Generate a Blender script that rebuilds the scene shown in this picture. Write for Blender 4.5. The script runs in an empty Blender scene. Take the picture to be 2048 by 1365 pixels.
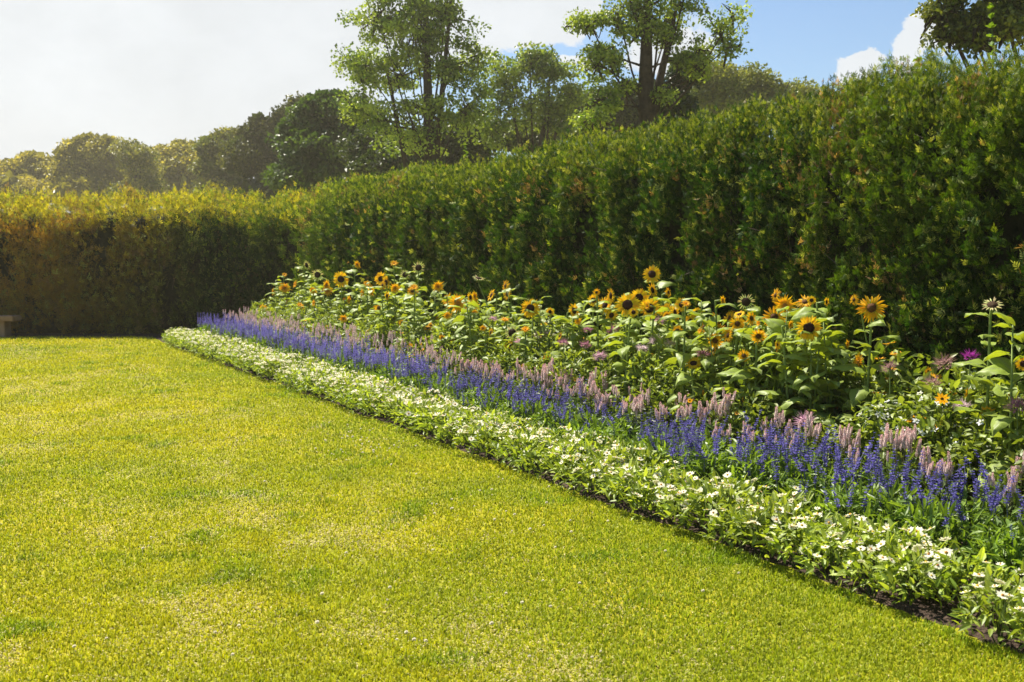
import bpy, math, random
import numpy as np
from math import radians, sin, cos, pi
from mathutils import Vector, Matrix

random.seed(7)
RNG = np.random.default_rng(11)
sc = bpy.context.scene
COL = sc.collection

# ------------------------------------------------------------------ camera
F_PX = 2276.0                       # focal length in pixels of the 2048 px wide photograph (40 mm)
EYE = 1.6
PITCH = math.atan(172.5 / F_PX)
cam_d = bpy.data.cameras.new('camera')
cam = bpy.data.objects.new('camera', cam_d)
COL.objects.link(cam)
cam.location = (0, 0, EYE)
cam.rotation_euler = (pi / 2 - PITCH, 0, 0)
cam_d.sensor_width = 36
cam_d.lens = 36 * F_PX / 2048
cam_d.clip_start = 0.05
cam_d.clip_end = 3000
cam_d.dof.use_dof = True
cam_d.dof.focus_distance = 8.5
cam_d.dof.aperture_fstop = 5.6
sc.camera = cam

# ------------------------------------------------------------------ light
SUN_EL = radians(58)
SUN_AZ = radians(-37)       # measured from +Y towards +X
SUN = Vector((sin(SUN_AZ) * cos(SUN_EL), cos(SUN_AZ) * cos(SUN_EL), sin(SUN_EL)))
sun_d = bpy.data.lights.new('sun', 'SUN')
sun_d.energy = 5.0
sun_d.angle = radians(0.53)
sun_d.color = (1.0, 0.93, 0.80)
sun_o = bpy.data.objects.new('sun', sun_d)
COL.objects.link(sun_o)
sun_o.rotation_euler = SUN.to_track_quat('Z', 'Y').to_euler()
sc.view_settings.view_transform = 'Standard'
sc.view_settings.look = 'None'
sc.view_settings.exposure = 1.24
sc.view_settings.gamma = 1.0
sc.cycles.max_bounces = 8
sc.cycles.diffuse_bounces = 3
sc.cycles.transmission_bounces = 4
sc.cycles.transparent_max_bounces = 4
sc.cycles.use_denoising = True


def ray(px, py):
    u = (px - 1024) / F_PX
    v = (682.5 - py) / F_PX
    d = Vector((u, cos(PITCH) + v * sin(PITCH), -sin(PITCH) + v * cos(PITCH)))
    return d


def at_y(px, py, Y):
    d = ray(px, py)
    k = Y / d.y
    return Vector((d.x * k, Y, EYE + d.z * k))


def on_ground(px, py, z=0.0):
    d = ray(px, py)
    k = (z - EYE) / d.z
    return Vector((d.x * k, d.y * k, z))


# the bed runs along a straight line: s metres along it, t metres from the lawn edge towards the hedge
_a, _b = on_ground(2048, 1300), on_ground(322, 681)
U = (_b - _a).normalized(); U.z = 0; U.normalize()
N = Vector((U.y, -U.x, 0))
if N.x < 0: N = -N
OFF = _a.dot(N)
HEDGE_T = 2.50


def bed(s, t, z=0.0):
    p = U * s + N * (OFF + t)
    return Vector((p.x, p.y, z))


def at_t(px, py, t):
    d = ray(px, py)
    k = (OFF + t) / d.dot(N)
    return Vector((d.x * k, d.y * k, EYE + d.z * k))


# ------------------------------------------------------------------ sky
def make_world():
    w = bpy.data.worlds.new('World'); sc.world = w; w.use_nodes = True
    nt = w.node_tree; nt.nodes.clear(); L = nt.links.new
    nd = nt.nodes.new
    out = nd('ShaderNodeOutputWorld'); bg = nd('ShaderNodeBackground')
    sky = nd('ShaderNodeTexSky'); sky.sky_type = 'NISHITA'; sky.sun_disc = False
    sky.sun_elevation = SUN_EL; sky.sun_rotation = SUN_AZ
    sky.air_density = 1.0; sky.dust_density = 0.6; sky.ozone_density = 1.6
    tc = nd('ShaderNodeTexCoord')
    nz = nd('ShaderNodeTexNoise'); nz.inputs['Scale'].default_value = 9.0
    nz.inputs['Detail'].default_value = 8; nz.inputs['Roughness'].default_value = 0.62
    mp = nd('ShaderNodeMapping'); mp.inputs['Scale'].default_value = (1, 1, 1.7)
    L(tc.outputs['Generated'], mp.inputs[0]); L(mp.outputs[0], nz.inputs[0])
    # warp
    wv = nd('ShaderNodeVectorMath'); wv.operation = 'SCALE'; wv.inputs[3].default_value = 0.09
    sb = nd('ShaderNodeVectorMath'); sb.operation = 'SUBTRACT'; sb.inputs[1].default_value = (.5, .5, .5)
    L(nz.outputs['Color'], sb.inputs[0]); L(sb.outputs[0], wv.inputs[0])
    ad = nd('ShaderNodeVectorMath'); ad.operation = 'ADD'
    L(tc.outputs['Generated'], ad.inputs[0]); L(wv.outputs[0], ad.inputs[1])
    total = None
    # cloud banks: direction (given through picture points while authoring), angular radii
    blobs = [(60, 120, .36, .30, 1.5), (330, 60, .26, .2, 1.2), (250, 330, .3, .16, 1.1), (560, -20, .14, .09, .8), (-400, 100, .4, .4, 1.5),
             (1010, 25, .066, .034, 1.5), (1110, 25, .058, .030, 1.35), (905, 40, .07, .045, 1.0), (780, -10, .12, .05, 1.0), (610, 150, .03, .02, .9), (1165, 140, .014, .012, 1.1),
             (1845, 92, .022, .021, 1.35), (1872, 108, .024, .013, 1.2), (1748, 148, .024, .015, 1.4), (1330, 110, .06, .03, .9), (1400, 40, .06, .025, .5), (1727, 35, .004, .004, 1.2),
             (2500, 60, .12, .07, 1.2), (3000, -500, .3, .2, 1.2), (900, -1200, .4, .2, 1.0), (-1500, 0, .6, .4, 1.4)]
    for px, py, rx, rz, amp in blobs:
        d = ray(px, py).normalized()
        s = nd('ShaderNodeVectorMath'); s.operation = 'SUBTRACT'; s.inputs[1].default_value = d
        L(ad.outputs[0], s.inputs[0])
        m = nd('ShaderNodeVectorMath'); m.operation = 'MULTIPLY'
        m.inputs[1].default_value = (1 / rx, 1 / rx, 1 / rz)
        L(s.outputs[0], m.inputs[0])
        ln = nd('ShaderNodeVectorMath'); ln.operation = 'LENGTH'; L(m.outputs[0], ln.inputs[0])
        r = nd('ShaderNodeMapRange'); r.interpolation_type = 'SMOOTHSTEP'
        r.inputs[1].default_value = 1.25; r.inputs[2].default_value = 0.35
        r.inputs[3].default_value = 0; r.inputs[4].default_value = amp
        L(ln.outputs['Value'], r.inputs[0])
        if total is None: total = r.outputs[0]
        else:
            a = nd('ShaderNodeMath'); a.operation = 'MAXIMUM'; L(total, a.inputs[0]); L(r.outputs[0], a.inputs[1]); total = a.outputs[0]
    n2 = nd('ShaderNodeTexNoise'); n2.inputs['Scale'].default_value = 16; n2.inputs['Detail'].default_value = 9; n2.inputs['Roughness'].default_value = .6
    L(mp.outputs[0], n2.inputs[0])
    k = nd('ShaderNodeMath'); k.operation = 'MULTIPLY_ADD'; k.inputs[1].default_value = 0.85; L(n2.outputs['Fac'], k.inputs[0]); L(total, k.inputs[2])
    mr = nd('ShaderNodeMapRange'); mr.interpolation_type = 'SMOOTHSTEP'
    mr.inputs[1].default_value = .88; mr.inputs[2].default_value = 1.24
    L(k.outputs[0], mr.inputs[0])
    cr = nd('ShaderNodeMapRange'); cr.inputs[1].default_value = .3; cr.inputs[2].default_value = .7; cr.inputs[3].default_value = .92; cr.inputs[4].default_value = 1.06
    L(nz.outputs['Fac'], cr.inputs[0])
    cc = nd('ShaderNodeVectorMath'); cc.operation = 'SCALE'; cc.inputs[0].default_value = (5.65, 5.95, 6.3)
    L(cr.outputs[0], cc.inputs[3])
    # soften the raw sky a little towards the photo's blue
    gm = nd('ShaderNodeMix'); gm.data_type = 'RGBA'; gm.blend_type = 'MULTIPLY'; gm.inputs[0].default_value = 1
    gm.inputs[7].default_value = (.74, .84, .95, 1)
    L(sky.outputs[0], gm.inputs[6])
    mx = nd('ShaderNodeMix'); mx.data_type = 'RGBA'
    L(mr.outputs[0], mx.inputs[0]); L(gm.outputs[2], mx.inputs[6]); L(cc.outputs[0], mx.inputs[7])
    L(mx.outputs[2], bg.inputs[0]); bg.inputs[1].default_value = 0.062
    L(bg.outputs[0], out.inputs[0])


make_world()


# ------------------------------------------------------------------ materials
def _noise_mul(nt, colsock, scale, lo, hi, coord='Object'):
    nd = nt.nodes.new; L = nt.links.new
    tc = nd('ShaderNodeTexCoord'); nz = nd('ShaderNodeTexNoise')
    nz.inputs['Scale'].default_value = scale; nz.inputs['Detail'].default_value = 3
    L(tc.outputs[coord], nz.inputs[0])
    mr = nd('ShaderNodeMapRange'); mr.inputs[1].default_value = .3; mr.inputs[2].default_value = .7
    mr.inputs[3].default_value = lo; mr.inputs[4].default_value = hi
    L(nz.outputs['Fac'], mr.inputs[0])
    v = nd('ShaderNodeVectorMath'); v.operation = 'SCALE'
    L(colsock, v.inputs[0]); L(mr.outputs[0], v.inputs[3])
    return v.outputs[0]


def leaf_mat(name, transl=.35, rough=.5, spec=.35, nscale=30, lo=.8, hi=1.2, tcol=(1.0, 1.0, .55), objvar=.12):
    m = bpy.data.materials.new(name); m.use_nodes = True
    nt = m.node_tree; nt.nodes.clear(); nd = nt.nodes.new; L = nt.links.new
    out = nd('ShaderNodeOutputMaterial')
    at = nd('ShaderNodeAttribute'); at.attribute_name = 'col'
    c = _noise_mul(nt, at.outputs['Color'], nscale, lo, hi)
    oi = nd('ShaderNodeObjectInfo')
    r = nd('ShaderNodeMapRange'); r.inputs[3].default_value = 1 - objvar; r.inputs[4].default_value = 1 + objvar
    L(oi.outputs['Random'], r.inputs[0])
    v = nd('ShaderNodeVectorMath'); v.operation = 'SCALE'; L(c, v.inputs[0]); L(r.outputs[0], v.inputs[3])
    p = nd('ShaderNodeBsdfPrincipled'); p.inputs['Roughness'].default_value = rough
    p.inputs['Specular IOR Level'].default_value = spec
    L(v.outputs[0], p.inputs['Base Color'])
    if transl > 0:
        t = nd('ShaderNodeBsdfTranslucent')
        tm = nd('ShaderNodeVectorMath'); tm.operation = 'MULTIPLY'; tm.inputs[1].default_value = tcol
        L(v.outputs[0], tm.inputs[0]); L(tm.outputs[0], t.inputs[0])
        mx = nd('ShaderNodeMixShader'); mx.inputs[0].default_value = transl
        L(p.outputs[0], mx.inputs[1]); L(t.outputs[0], mx.inputs[2]); L(mx.outputs[0], out.inputs[0])
    else:
        L(p.outputs[0], out.inputs[0])
    return m


def solid_mat(name, c1, c2, scale=8, rough=.8, bump=.3, bscale=40, detail=8):
    m = bpy.data.materials.new(name); m.use_nodes = True
    nt = m.node_tree; nt.nodes.clear(); nd = nt.nodes.new; L = nt.links.new
    out = nd('ShaderNodeOutputMaterial'); p = nd('ShaderNodeBsdfPrincipled')
    p.inputs['Roughness'].default_value = rough; p.inputs['Specular IOR Level'].default_value = .2
    tc = nd('ShaderNodeTexCoord'); nz = nd('ShaderNodeTexNoise')
    nz.inputs['Scale'].default_value = scale; nz.inputs['Detail'].default_value = detail; nz.inputs['Roughness'].default_value = .65
    L(tc.outputs['Object'], nz.inputs[0])
    cr = nd('ShaderNodeValToRGB'); cr.color_ramp.elements[0].position = .35; cr.color_ramp.elements[1].position = .65
    cr.color_ramp.elements[0].color = (*c1, 1); cr.color_ramp.elements[1].color = (*c2, 1)
    L(nz.outputs['Fac'], cr.inputs[0]); L(cr.outputs[0], p.inputs['Base Color'])
    n2 = nd('ShaderNodeTexNoise'); n2.inputs['Scale'].default_value = bscale; n2.inputs['Detail'].default_value = 6
    L(tc.outputs['Object'], n2.inputs[0])
    b = nd('ShaderNodeBump'); b.inputs['Strength'].default_value = bump; b.inputs['Distance'].default_value = .05
    L(n2.outputs['Fac'], b.inputs['Height']); L(b.outputs[0], p.inputs['Normal'])
    L(p.outputs[0], out.inputs[0])
    return m


M_GRASS = leaf_mat('grass_blades', .40, .55, .18, 3, .9, 1.1, (1.0, 1.0, .5))
M_HEDGE = leaf_mat('thuja_foliage', .38, .55, .16, 6, .7, 1.3, (1.25, 1.15, .35))
M_LEAF = leaf_mat('soft_leaves', .42, .45, .40, 20, .85, 1.15, (1.15, 1.1, .35), .15)
M_BIGLEAF = leaf_mat('broad_leaves', .42, .48, .34, 25, .8, 1.15, (1.25, 1.1, .25), .15)
M_TREE = leaf_mat('tree_leaves', .38, .45, .35, 1.2, .75, 1.25, (1.2, 1.1, .4))
M_PETAL = leaf_mat('petals', .42, .6, .15, 60, .9, 1.1, (1.0, .92, .6), .08)
M_COOL = leaf_mat('cool_petals', .40, .6, .12, 60, .9, 1.1, (1.0, .98, 1.0), .10)
M_WHITE = leaf_mat('white_petals', .35, .6, .15, 60, .95, 1.05, (1, .97, .88), .05)
M_DISC = leaf_mat('flower_discs', 0, .85, .15, 400, .4, 1.6, objvar=.2)
M_STEM = leaf_mat('green_stems', .05, .55, .3, 60, .8, 1.2)
M_BARK = solid_mat('bark', (.018, .013, .010), (.06, .045, .034), 6, .9, .8, 14)
M_TWIG = solid_mat('dry_twigs', (.10, .07, .055), (.26, .20, .17), 20, .9, .2, 60)
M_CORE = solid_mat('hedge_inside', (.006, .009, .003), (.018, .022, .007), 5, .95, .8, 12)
M_SOIL = solid_mat('soil', (.030, .019, .013), (.085, .057, .040), 14, .95, .9, 45)
M_STONE = solid_mat('bench_stone', (.20, .12, .075), (.32, .22, .15), 4, .85, .25, 30)


# ------------------------------------------------------------------ mesh tools (numpy)
def V3(*a): return np.array(a, dtype=np.float64)


def build_mesh(name, chunks, mats, smooth=False):
    """chunks: list of (V, T, C, material index); T triangles"""
    Vs, Ts, Cs, Ms = [], [], [], []
    o = 0
    for ch in chunks:
        V, T, C = ch[0], ch[1], ch[2]; mi = ch[3] if len(ch) > 3 else 0
        C = np.asarray(C, dtype=np.float32)
        if C.ndim == 1: C = np.broadcast_to(C, (len(V), 3))
        Vs.append(V); Ts.append(T + o); Cs.append(C); Ms.append(np.full(len(T), mi, dtype=np.int32)); o += len(V)
    V = np.concatenate(Vs).astype(np.float32); T = np.concatenate(Ts).astype(np.int32)
    C = np.concatenate(Cs).astype(np.float32); Mi = np.concatenate(Ms)
    me = bpy.data.meshes.new(name)
    me.vertices.add(len(V)); me.vertices.foreach_set('co', V.ravel())
    me.loops.add(T.size); me.loops.foreach_set('vertex_index', T.ravel())
    me.polygons.add(len(T)); me.polygons.foreach_set('loop_start', np.arange(0, T.size, 3, dtype=np.int32))
    me.polygons.foreach_set('loop_total', np.full(len(T), 3, dtype=np.int32))
    me.polygons.foreach_set('material_index', Mi)
    me.polygons.foreach_set('use_smooth', np.full(len(T), smooth, dtype=bool))
    me.update(calc_edges=True)
    a = me.attributes.new('col', 'FLOAT_COLOR', 'POINT')
    a.data.foreach_set('color', np.concatenate([C, np.ones((len(C), 1), np.float32)], 1).ravel())
    for m in (mats if isinstance(mats, (list, tuple)) else [mats]): me.materials.append(m)
    return me


def tag(o, label=None, cat=None, group=None, kind=None):
    if label: o['label'] = label
    if cat: o['category'] = cat
    if group: o['group'] = group
    if kind: o['kind'] = kind
    return o


def link(name, me, parent=None):
    o = bpy.data.objects.new(name, me); COL.objects.link(o)
    if parent is not None: o.parent = parent
    return o


def empty(name, loc=(0, 0, 0), rz=0.0, sc_=1.0):
    o = bpy.data.objects.new(name, None); COL.objects.link(o)
    o.empty_display_size = .1
    o.location = loc; o.rotation_euler = (0, 0, rz); o.scale = (sc_,) * 3
    return o


def copy_tree(o, parent=None):
    c = o.copy(); COL.objects.link(c)
    if parent is not None: c.parent = parent
    for ch in o.children: copy_tree(ch, c)
    return c


def norm(v): return v / np.maximum(np.linalg.norm(v, axis=-1, keepdims=True), 1e-9)


def frames(d, nrm):
    """rotation matrices whose local y axis is d and whose local z is near nrm -> (I,3,3)"""
    y = norm(d); x = norm(np.cross(y, nrm)); z = np.cross(x, y)
    return np.stack([x, y, z], axis=-1)


def scatter(tv, tt, R, S, P):
    """instances of a template as one vertex/triangle array"""
    n = len(P)
    if np.ndim(S) == 1: S = S[:, None]
    S = np.broadcast_to(S, (n, 3))
    V = np.einsum('nij,nkj->nki', R, tv[None] * S[:, None, :]) + P[:, None, :]
    T = tt[None] + (np.arange(n) * len(tv))[:, None, None]
    return V.reshape(-1, 3), T.reshape(-1, 3)


def rep(c, k, jit=None):
    return np.repeat(c, k, axis=0)


def rdir(n, rng=RNG):
    return norm(rng.normal(size=(n, 3)))


_H = np.random.default_rng(5).random((64, 64, 64)).astype(np.float32)


def vnoise(p, scale):
    q = np.asarray(p) * scale + 1000.0
    i = np.floor(q).astype(int); f = q - i; f = f * f * (3 - 2 * f)
    r = 0
    for dx in (0, 1):
        for dy in (0, 1):
            for dz in (0, 1):
                w = (f[:, 0] if dx else 1 - f[:, 0]) * (f[:, 1] if dy else 1 - f[:, 1]) * (f[:, 2] if dz else 1 - f[:, 2])
                r = r + w * _H[(i[:, 0] + dx) & 63, (i[:, 1] + dy) & 63, (i[:, 2] + dz) & 63]
    return r


def fbm(p, scale, oct=3):
    r = 0; a = .5; t = 0
    for k in range(oct):
        r = r + a * vnoise(p, scale * 2 ** k); t += a; a *= .5
    return r / t


# templates: local y = along the leaf, z = its upper side
LEAF_V = V3([0, 0, 0], [-.5, .32, .06], [0, .34, 0], [.5, .32, .06], [-.36, .70, .0], [0, .70, -.05], [.36, .70, .0], [0, 1, -.14])
LEAF_T = np.array([[0, 2, 1], [0, 3, 2], [1, 5, 4], [1, 2, 5], [2, 6, 5], [2, 3, 6], [4, 5, 7], [5, 6, 7]])
RH_V = V3([0, 0, 0], [.5, .45, .10], [0, 1, -.05], [-.5, .45, .10])
RH_T = np.array([[0, 1, 2], [0, 2, 3]])


def spray_template(rng, n=7):
    V = []; T = []
    for k in range(n):
        y0 = k / n * .55; side = (-1) ** k
        if k == n - 1: a = 0.0; l = .5; y0 = .5
        else: a = side * (.95 - .35 * k / n); l = .48 - .2 * k / n
        a += rng.normal() * .1
        dx, dy = sin(a), cos(a); w = .055
        b = len(V)
        z0 = -.1 * y0; z1 = -.12 + rng.normal() * .05
        V += [[-dy * w * .3, y0 + dx * w * .3, z0], [dy * w * .3, y0 - dx * w * .3, z0],
              [dx * l * .6 + dy * w, y0 + dy * l * .6 - dx * w, z0 + z1 * .4], [dx * l, y0 + dy * l, z0 + z1], [dx * l * .6 - dy * w, y0 + dy * l * .6 + dx * w, z0 + z1 * .4]]
        T += [[b, b + 1, b + 2], [b, b + 2, b + 4], [b + 2, b + 3, b + 4]]
    return np.array(V), np.array(T)


def tube(pts, rad, seg=6, closed=True):
    pts = np.asarray(pts, float); n = len(pts)
    rad = np.broadcast_to(np.asarray(rad, float), (n,))
    d = np.gradient(pts, axis=0); d = norm(d)
    up = V3(0.03, 0.01, 1) if abs(d[0][2]) < .9 else V3(1, .02, .01)
    x = norm(np.cross(d, up)); y = np.cross(d, x)
    a = np.arange(seg) / seg * 2 * pi
    V = pts[:, None] + rad[:, None, None] * (np.cos(a)[None, :, None] * x[:, None] + np.sin(a)[None, :, None] * y[:, None])
    V = V.reshape(-1, 3); T = []
    for i in range(n - 1):
        for j in range(seg):
            a0 = i * seg + j; a1 = i * seg + (j + 1) % seg; b0 = a0 + seg; b1 = a1 + seg
            T += [[a0, a1, b1], [a0, b1, b0]]
    if closed:
        V = np.concatenate([V, pts[:1], pts[-1:]]); c0 = n * seg; c1 = c0 + 1
        for j in range(seg):
            T += [[c0, (j + 1) % seg, j], [c1, (n - 1) * seg + j, (n - 1) * seg + (j + 1) % seg]]
    return V, np.array(T)


def box(x0, x1, y0, y1, z0, z1, bev=.0):
    import bmesh
    bm = bmesh.new(); r = bmesh.ops.create_cube(bm, size=1)
    for v in bm.verts: v.co = Vector(((x0 + x1) / 2 + v.co.x * (x1 - x0), (y0 + y1) / 2 + v.co.y * (y1 - y0), (z0 + z1) / 2 + v.co.z * (z1 - z0)))
    if bev: bmesh.ops.bevel(bm, geom=bm.edges[:], offset=bev, segments=2, affect='EDGES')
    bmesh.ops.triangulate(bm, faces=bm.faces[:])
    bm.verts.index_update()
    V = np.array([v.co[:] for v in bm.verts]); T = np.array([[v.index for v in f.verts] for f in bm.faces]); bm.free()
    return V, T


# ================================================================== GROUND
def ground():
    # one sheet to the horizon, gently uneven near the camera
    m = bpy.data.materials.new('lawn_ground'); m.use_nodes = True
    nt = m.node_tree; nt.nodes.clear(); nd = nt.nodes.new; L = nt.links.new
    out = nd('ShaderNodeOutputMaterial'); p = nd('ShaderNodeBsdfPrincipled'); p.inputs['Roughness'].default_value = .9
    p.inputs['Specular IOR Level'].default_value = .1
    tc = nd('ShaderNodeTexCoord')
    def nz(s, d=6, r=.6):
        n = nd('ShaderNodeTexNoise'); n.inputs['Scale'].default_value = s; n.inputs['Detail'].default_value = d; n.inputs['Roughness'].default_value = r
        L(tc.outputs['Object'], n.inputs[0]); return n
    a = nz(.55); b = nz(26, 5, .75)
    r1 = nd('ShaderNodeValToRGB'); e = r1.color_ramp.elements
    e[0].position = .36; e[0].color = (.20, .23, .012, 1); e[1].position = .66; e[1].color = (.38, .33, .012, 1)
    L(a.outputs['Fac'], r1.inputs[0])
    r2 = nd('ShaderNodeMapRange'); r2.inputs[1].default_value = .3; r2.inputs[2].default_value = .7; r2.inputs[3].default_value = .45; r2.inputs[4].default_value = 1.25
    L(b.outputs['Fac'], r2.inputs[0])
    v = nd('ShaderNodeVectorMath'); v.operation = 'SCALE'; L(r1.outputs[0], v.inputs[0]); L(r2.outputs[0], v.inputs[3])
    L(v.outputs[0], p.inputs['Base Color'])
    bp = nd('ShaderNodeBump'); bp.inputs['Strength'].default_value = .6; bp.inputs['Distance'].default_value = .03
    L(b.outputs['Fac'], bp.inputs['Height']); L(bp.outputs[0], p.inputs['Normal']); L(p.outputs[0], out.inputs[0])
    V = V3([-170, -60, 0], [170, -60, 0], [170, 150, 0], [-170, 150, 0]); T = np.array([[0, 1, 2], [0, 2, 3]])
    tag(link('lawn_ground', build_mesh('lawn_ground', [(V, T, (1, 1, 1))], m)), kind='structure')


ground()


def soil_bed():
    # raised, crumbly earth of the bed: a grid along the line, then the strip under the far hedge
    s = np.linspace(1.5, 22.4, 420); t = np.concatenate([np.linspace(-.13, .3, 22), np.linspace(.36, 3.0, 36)])
    S, TT = np.meshgrid(s, t, indexing='ij')
    P = S.ravel()[:, None] * np.array(U)[None] + (OFF + TT.ravel())[:, None] * np.array(N)[None]
    wig = (vnoise(np.c_[S.ravel(), S.ravel() * 0, S.ravel() * 0], 2.2) - .5) * .07 + (vnoise(np.c_[S.ravel(), S.ravel() * 0 + 9, S.ravel() * 0], 9) - .5) * .04
    tt = TT.ravel() - wig
    k = np.clip((tt + .10) / .10, 0, 1)
    P[:, 2] = -.02 + k * .032 + k * (fbm(P, 14, 3) - .5) * .045
    n, m = len(s), len(t)
    idx = np.arange(n * m).reshape(n, m)
    a, b, c, d = idx[:-1, :-1].ravel(), idx[1:, :-1].ravel(), idx[1:, 1:].ravel(), idx[:-1, 1:].ravel()
    T = np.concatenate([np.c_[a, b, c], np.c_[a, c, d]])
    tag(link('flower_bed_soil', build_mesh('flower_bed_soil', [(P, T, (1, 1, 1))], M_SOIL, True)), kind='structure')
    x = np.linspace(-24, -3.0, 120); y = np.linspace(21.95, 24.0, 20)
    X, Y = np.meshgrid(x, y, indexing='ij')
    P = np.c_[X.ravel(), Y.ravel(), X.ravel() * 0]
    k = np.clip((Y.ravel() - 21.95) / .15, 0, 1)
    P[:, 2] = -.02 + k * .034 + k * (fbm(P, 9, 3) - .5) * .04
    n, m = len(x), len(y); idx = np.arange(n * m).reshape(n, m)
    a, b, c, d = idx[:-1, :-1].ravel(), idx[1:, :-1].ravel(), idx[1:, 1:].ravel(), idx[:-1, 1:].ravel()
    T = np.concatenate([np.c_[a, b, c], np.c_[a, c, d]])
    tag(link('hedge_soil', build_mesh('hedge_soil', [(P, T, (1, 1, 1))], M_SOIL, True)), kind='structure')


soil_bed()


# ================================================================== GRASS
def grass(NB=680000):
    rng = np.random.default_rng(21)
    d0, d1 = 2.6, 22.1
    y = d0 * (d1 / d0) ** rng.random(NB)
    x = (rng.random(NB) * 2 - 1) * (.47 * y + .9)
    P = np.c_[x, y, np.zeros(NB)]
    t = P @ np.array(N) - OFF
    s = P @ np.array(U)
    wig = (vnoise(np.c_[s, s * 0, s * 0], 2.2) - .5) * .07 + (vnoise(np.c_[s, s * 0 + 9, s * 0], 9) - .5) * .04
    keep = ((t - wig) < -.07)
    P = P[keep]; y = y[keep]; n = len(P)
    t = t[keep]
    # patches
    straw = fbm(P + 3.3, .9, 4); straw2 = fbm(P * V3(1, .6, 1) + 7.7, 3.4, 3); tuft = fbm(P + 31, 2.6, 3); warm = fbm(P + 57, .45, 3)
    ps = np.clip((straw - .46) * 6.0, 0, 1) * np.clip((straw2 - .40) * 6, 0, 1) * .75 + .13
    ps *= np.clip((-t - .1) / 1.2, .25, 1)
    is_straw = rng.random(n) < ps * .62
    ht = rng.uniform(.012, .029, n) * (1 + .035 * y) * (1 + .5 * np.clip((tuft - .58) * 5, 0, 1))
    ht[is_straw] *= .9
    wd = rng.uniform(.0012, .0024, n) * (1 + .16 * y)
    az = rng.random(n) * 2 * pi
    lean = rng.uniform(.1, .95, n); lean[is_straw] = rng.uniform(.9, 1.5, is_straw.sum())
    dirh = np.c_[np.cos(az), np.sin(az), np.zeros(n)]
    d1_ = norm(dirh * np.sin(lean * .55)[:, None] + V3(0, 0, 1) * np.cos(lean * .55)[:, None])
    d2_ = norm(dirh * np.sin(np.minimum(lean * 1.35, 1.6))[:, None] + V3(0, 0, 1) * np.cos(np.minimum(lean * 1.35, 1.6))[:, None])
    a2 = az + pi / 2 + rng.normal(size=n) * .4
    w = np.c_[np.cos(a2), np.sin(a2), np.zeros(n)] * wd[:, None]
    P[:, 2] = -.003
    mid = P + d1_ * (ht * .55)[:, None]; tip = mid + d2_ * (ht * .55)[:, None]
    V = np.stack([P - w, P + w, mid - w * .8, mid + w * .8, tip], 1).reshape(-1, 3)
    T = (np.array([[0, 1, 3], [0, 3, 2], [2, 3, 4]])[None] + (np.arange(n) * 5)[:, None, None]).reshape(-1, 3)
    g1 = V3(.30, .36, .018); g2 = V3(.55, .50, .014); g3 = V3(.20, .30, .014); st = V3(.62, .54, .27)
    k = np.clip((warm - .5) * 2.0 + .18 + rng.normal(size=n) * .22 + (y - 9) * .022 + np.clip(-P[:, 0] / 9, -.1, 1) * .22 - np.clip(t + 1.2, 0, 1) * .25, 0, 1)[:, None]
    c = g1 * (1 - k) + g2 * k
    kt = np.clip((tuft - .56) * 5 + rng.normal(size=n) * .15, 0, .8)[:, None]
    c = c * (1 - kt) + g3 * kt
    # k above also paints lens flare warmth in, yellower towards the far left
    c *= rng.uniform(.72, 1.2, n)[:, None]
    c[is_straw] = st * rng.uniform(.6, 1.25, is_straw.sum())[:, None]
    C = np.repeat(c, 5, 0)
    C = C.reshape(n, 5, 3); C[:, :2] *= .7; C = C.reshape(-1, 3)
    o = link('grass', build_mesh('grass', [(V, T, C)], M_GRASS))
    tag(o, 'sunlit mown lawn grass with straw coloured parched patches', 'grass', kind='stuff')
    o.pop('category') if False else None


grass()


def clover():
    rng = np.random.default_rng(4)
    # a little round head of tiny florets on a short stalk
    Vs = []
    n = 40
    i = np.arange(n) + .5; ph = np.arccos(1 - 1.5 * i / n); th = pi * (1 + 5 ** .5) * i
    D = np.c_[np.cos(th) * np.sin(ph), np.sin(th) * np.sin(ph), np.cos(ph)]
    V, T = scatter(RH_V, RH_T, frames(D, V3(0, 0, 1) + D * .1), np.full(n, .009), D * .003 + V3(0, 0, .045))
    sv, st = tube([[0, 0, 0], [.001, 0, .02], [0, .001, .046]], [.0012, .0011, .001], 4)
    me = build_mesh('clover_flower', [(V, T, (.80, .76, .66), 0), (sv, st, (.1, .2, .03), 1)], [M_WHITE, M_STEM])
    pts = []
    for _ in range(70):
        px, py = rng.normal(740, 55), rng.normal(885, 22); pts.append((px, py))
    for _ in range(55): pts.append((rng.uniform(120, 1500), rng.uniform(740, 1330)))
    for _ in range(30): pts.append((rng.normal(1000, 150), rng.normal(1000, 40)))
    n_ = 0
    for px, py in pts:
        g = on_ground(px, py)
        if g.dot(N) - OFF > -.2 or g.y > 20: continue
        o = link('clover_flower', me); o.location = g; o.rotation_euler = (rng.normal() * .15, rng.normal() * .15, rng.random() * 6)
        o.scale = (rng.uniform(.45, .85),) * 3
        tag(o, 'tiny round white clover flower dotted in the mown lawn grass', 'clover', 'clover flowers in the lawn')


clover()


# ================================================================== HEDGE
HY = 22.75                             # face of the far hedge


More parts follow.
